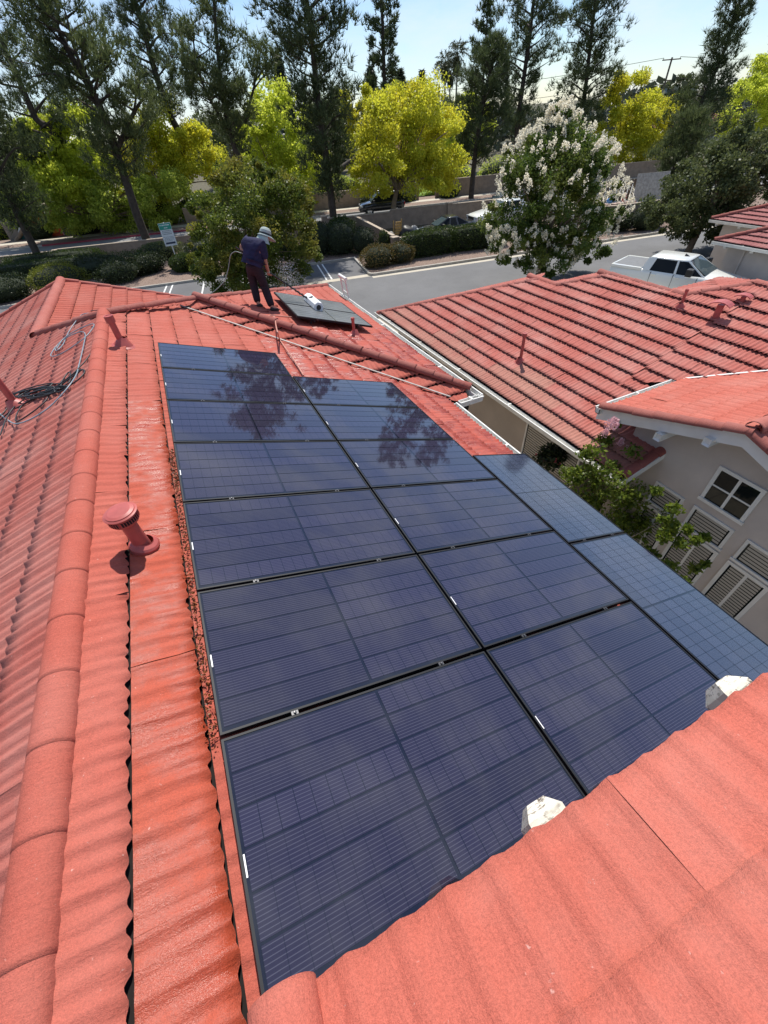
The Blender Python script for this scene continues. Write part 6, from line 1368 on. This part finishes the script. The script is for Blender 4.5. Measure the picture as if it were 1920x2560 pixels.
for k in range(9):
    cx, cy, rx, ry, tt = 300 + rr_.uniform(-60, 70), 885 + rr_.uniform(-14, 14), rr_.uniform(90, 190), rr_.uniform(14, 34), -.22 + rr_.uniform(-.1, .06)
    for j in range(9): a = 2 * PI * j / 9 + k; x, y = rx * math.cos(a), ry * math.sin(a); pts.append(onL(cx + x * math.cos(tt) - y * math.sin(tt), cy + x * math.sin(tt) + y * math.cos(tt), .03 + .012 * (k % 4)))
line('cable', 'tangled coil of black cable on the left slope by the pipe', 'cable', pts, .009, 'cable', 'black cables', 6)
for k, L_ in enumerate((((670, 720), (640, 712), (560, 760), (470, 840), (540, 735), (560, 760), (540, 820), (420, 880), (300, 930), (160, 1000), (60, 1060), (0, 1110), (-40, 1150)), ((440, 850), (520, 850), (620, 790), (672, 730), (655, 712), (610, 740), (500, 820)), ((350, 850), (390, 870), (385, 920), (340, 980), (240, 1060), (140, 1120), (125, 1090), (170, 1000), (260, 940)), ((160, 930), (90, 980), (30, 1050), (0, 1080), (-40, 1120)), ((200, 940), (110, 1010), (50, 1100), (20, 1180), (0, 1230)))):
    line('cable', ['black cable strand trailing down to the lower left from the coil', 'black cable loop reaching up towards the blue hose', 'black cable loop hanging below the coil', 'short black strand left of the coil', 'lowest black strand near the pipe foot'][k], 'cable', [onL(x, y, .03 + .006 * k) for x, y in L_], .009, 'cable', 'black cables', 6)
# ladder standoff over the far gutter
lt = thing('ladder', 'white ladder top sticking up over the far gutter', 'ladder', V(4.62, 11.6, ZG)); p = on_plane(873, 752, (4.55, 0, 0), (1, 0, 0))
for dy in (0, .42): MB().tube([V(4.9, p.y + dy, ZG), V(4.56, p.y + dy, p.z), V(4.50, p.y + dy, p.z + .62)], .028, 6).build('rail', MAT['gutter'], lt)
for z in np.arange(ZG + .4, p.z + .6, .3): t = (z - ZG) / (p.z - ZG); MB().tube([V(4.9 - .34 * t, p.y, z), V(4.9 - .34 * t, p.y + .42, z)], .016, 6).build('rung', MAT['gutter'], lt)
MB().tube([V(4.50, p.y - .08, p.z + .62), V(4.50, p.y + .5, p.z + .62)], .045, 8).build('pad', MAT['white'], lt)
# leaf litter caught against the panel edge, and fine spray off the brush
rs = np.random.RandomState(9); C = []
for k in range(800):
    r = 2.95 + 3.05 * rs.rand() ** 1.2; s = -.012 + .011 * rs.randn() - .02 * (rs.rand() < .15); q = PO + EC * float(s) + ER * (r * PWD) - EN * (.16 - .045 - .02 * rs.rand()); C.append(q[:])
v, f = leaves(np.array(C), rs.randn(len(C), 3) * np.array([1, 1, .5]), .024, .006, rs); MAT['litter'] = leaf_mat('brown leaf litter', (.05, .022, .010), (.26, .085, .022), .15); stuff(obj('leaf_litter', mesh_np('leaf_litter', v, f), MAT['litter']))
rs = np.random.RandomState(10); c0 = np.array(at(722, 700, 10.7)); C = c0 + rs.randn(1500, 3) * np.array([.16, .16, .20]); v, f = leaves(C, rs.randn(1500, 3), .010, .004, rs); MAT['spray'] = leaf_mat('water spray', (.75, .78, .8), (.9, .92, .95), .5); stuff(obj('water_spray', mesh_np('water_spray', v, f), MAT['spray']))
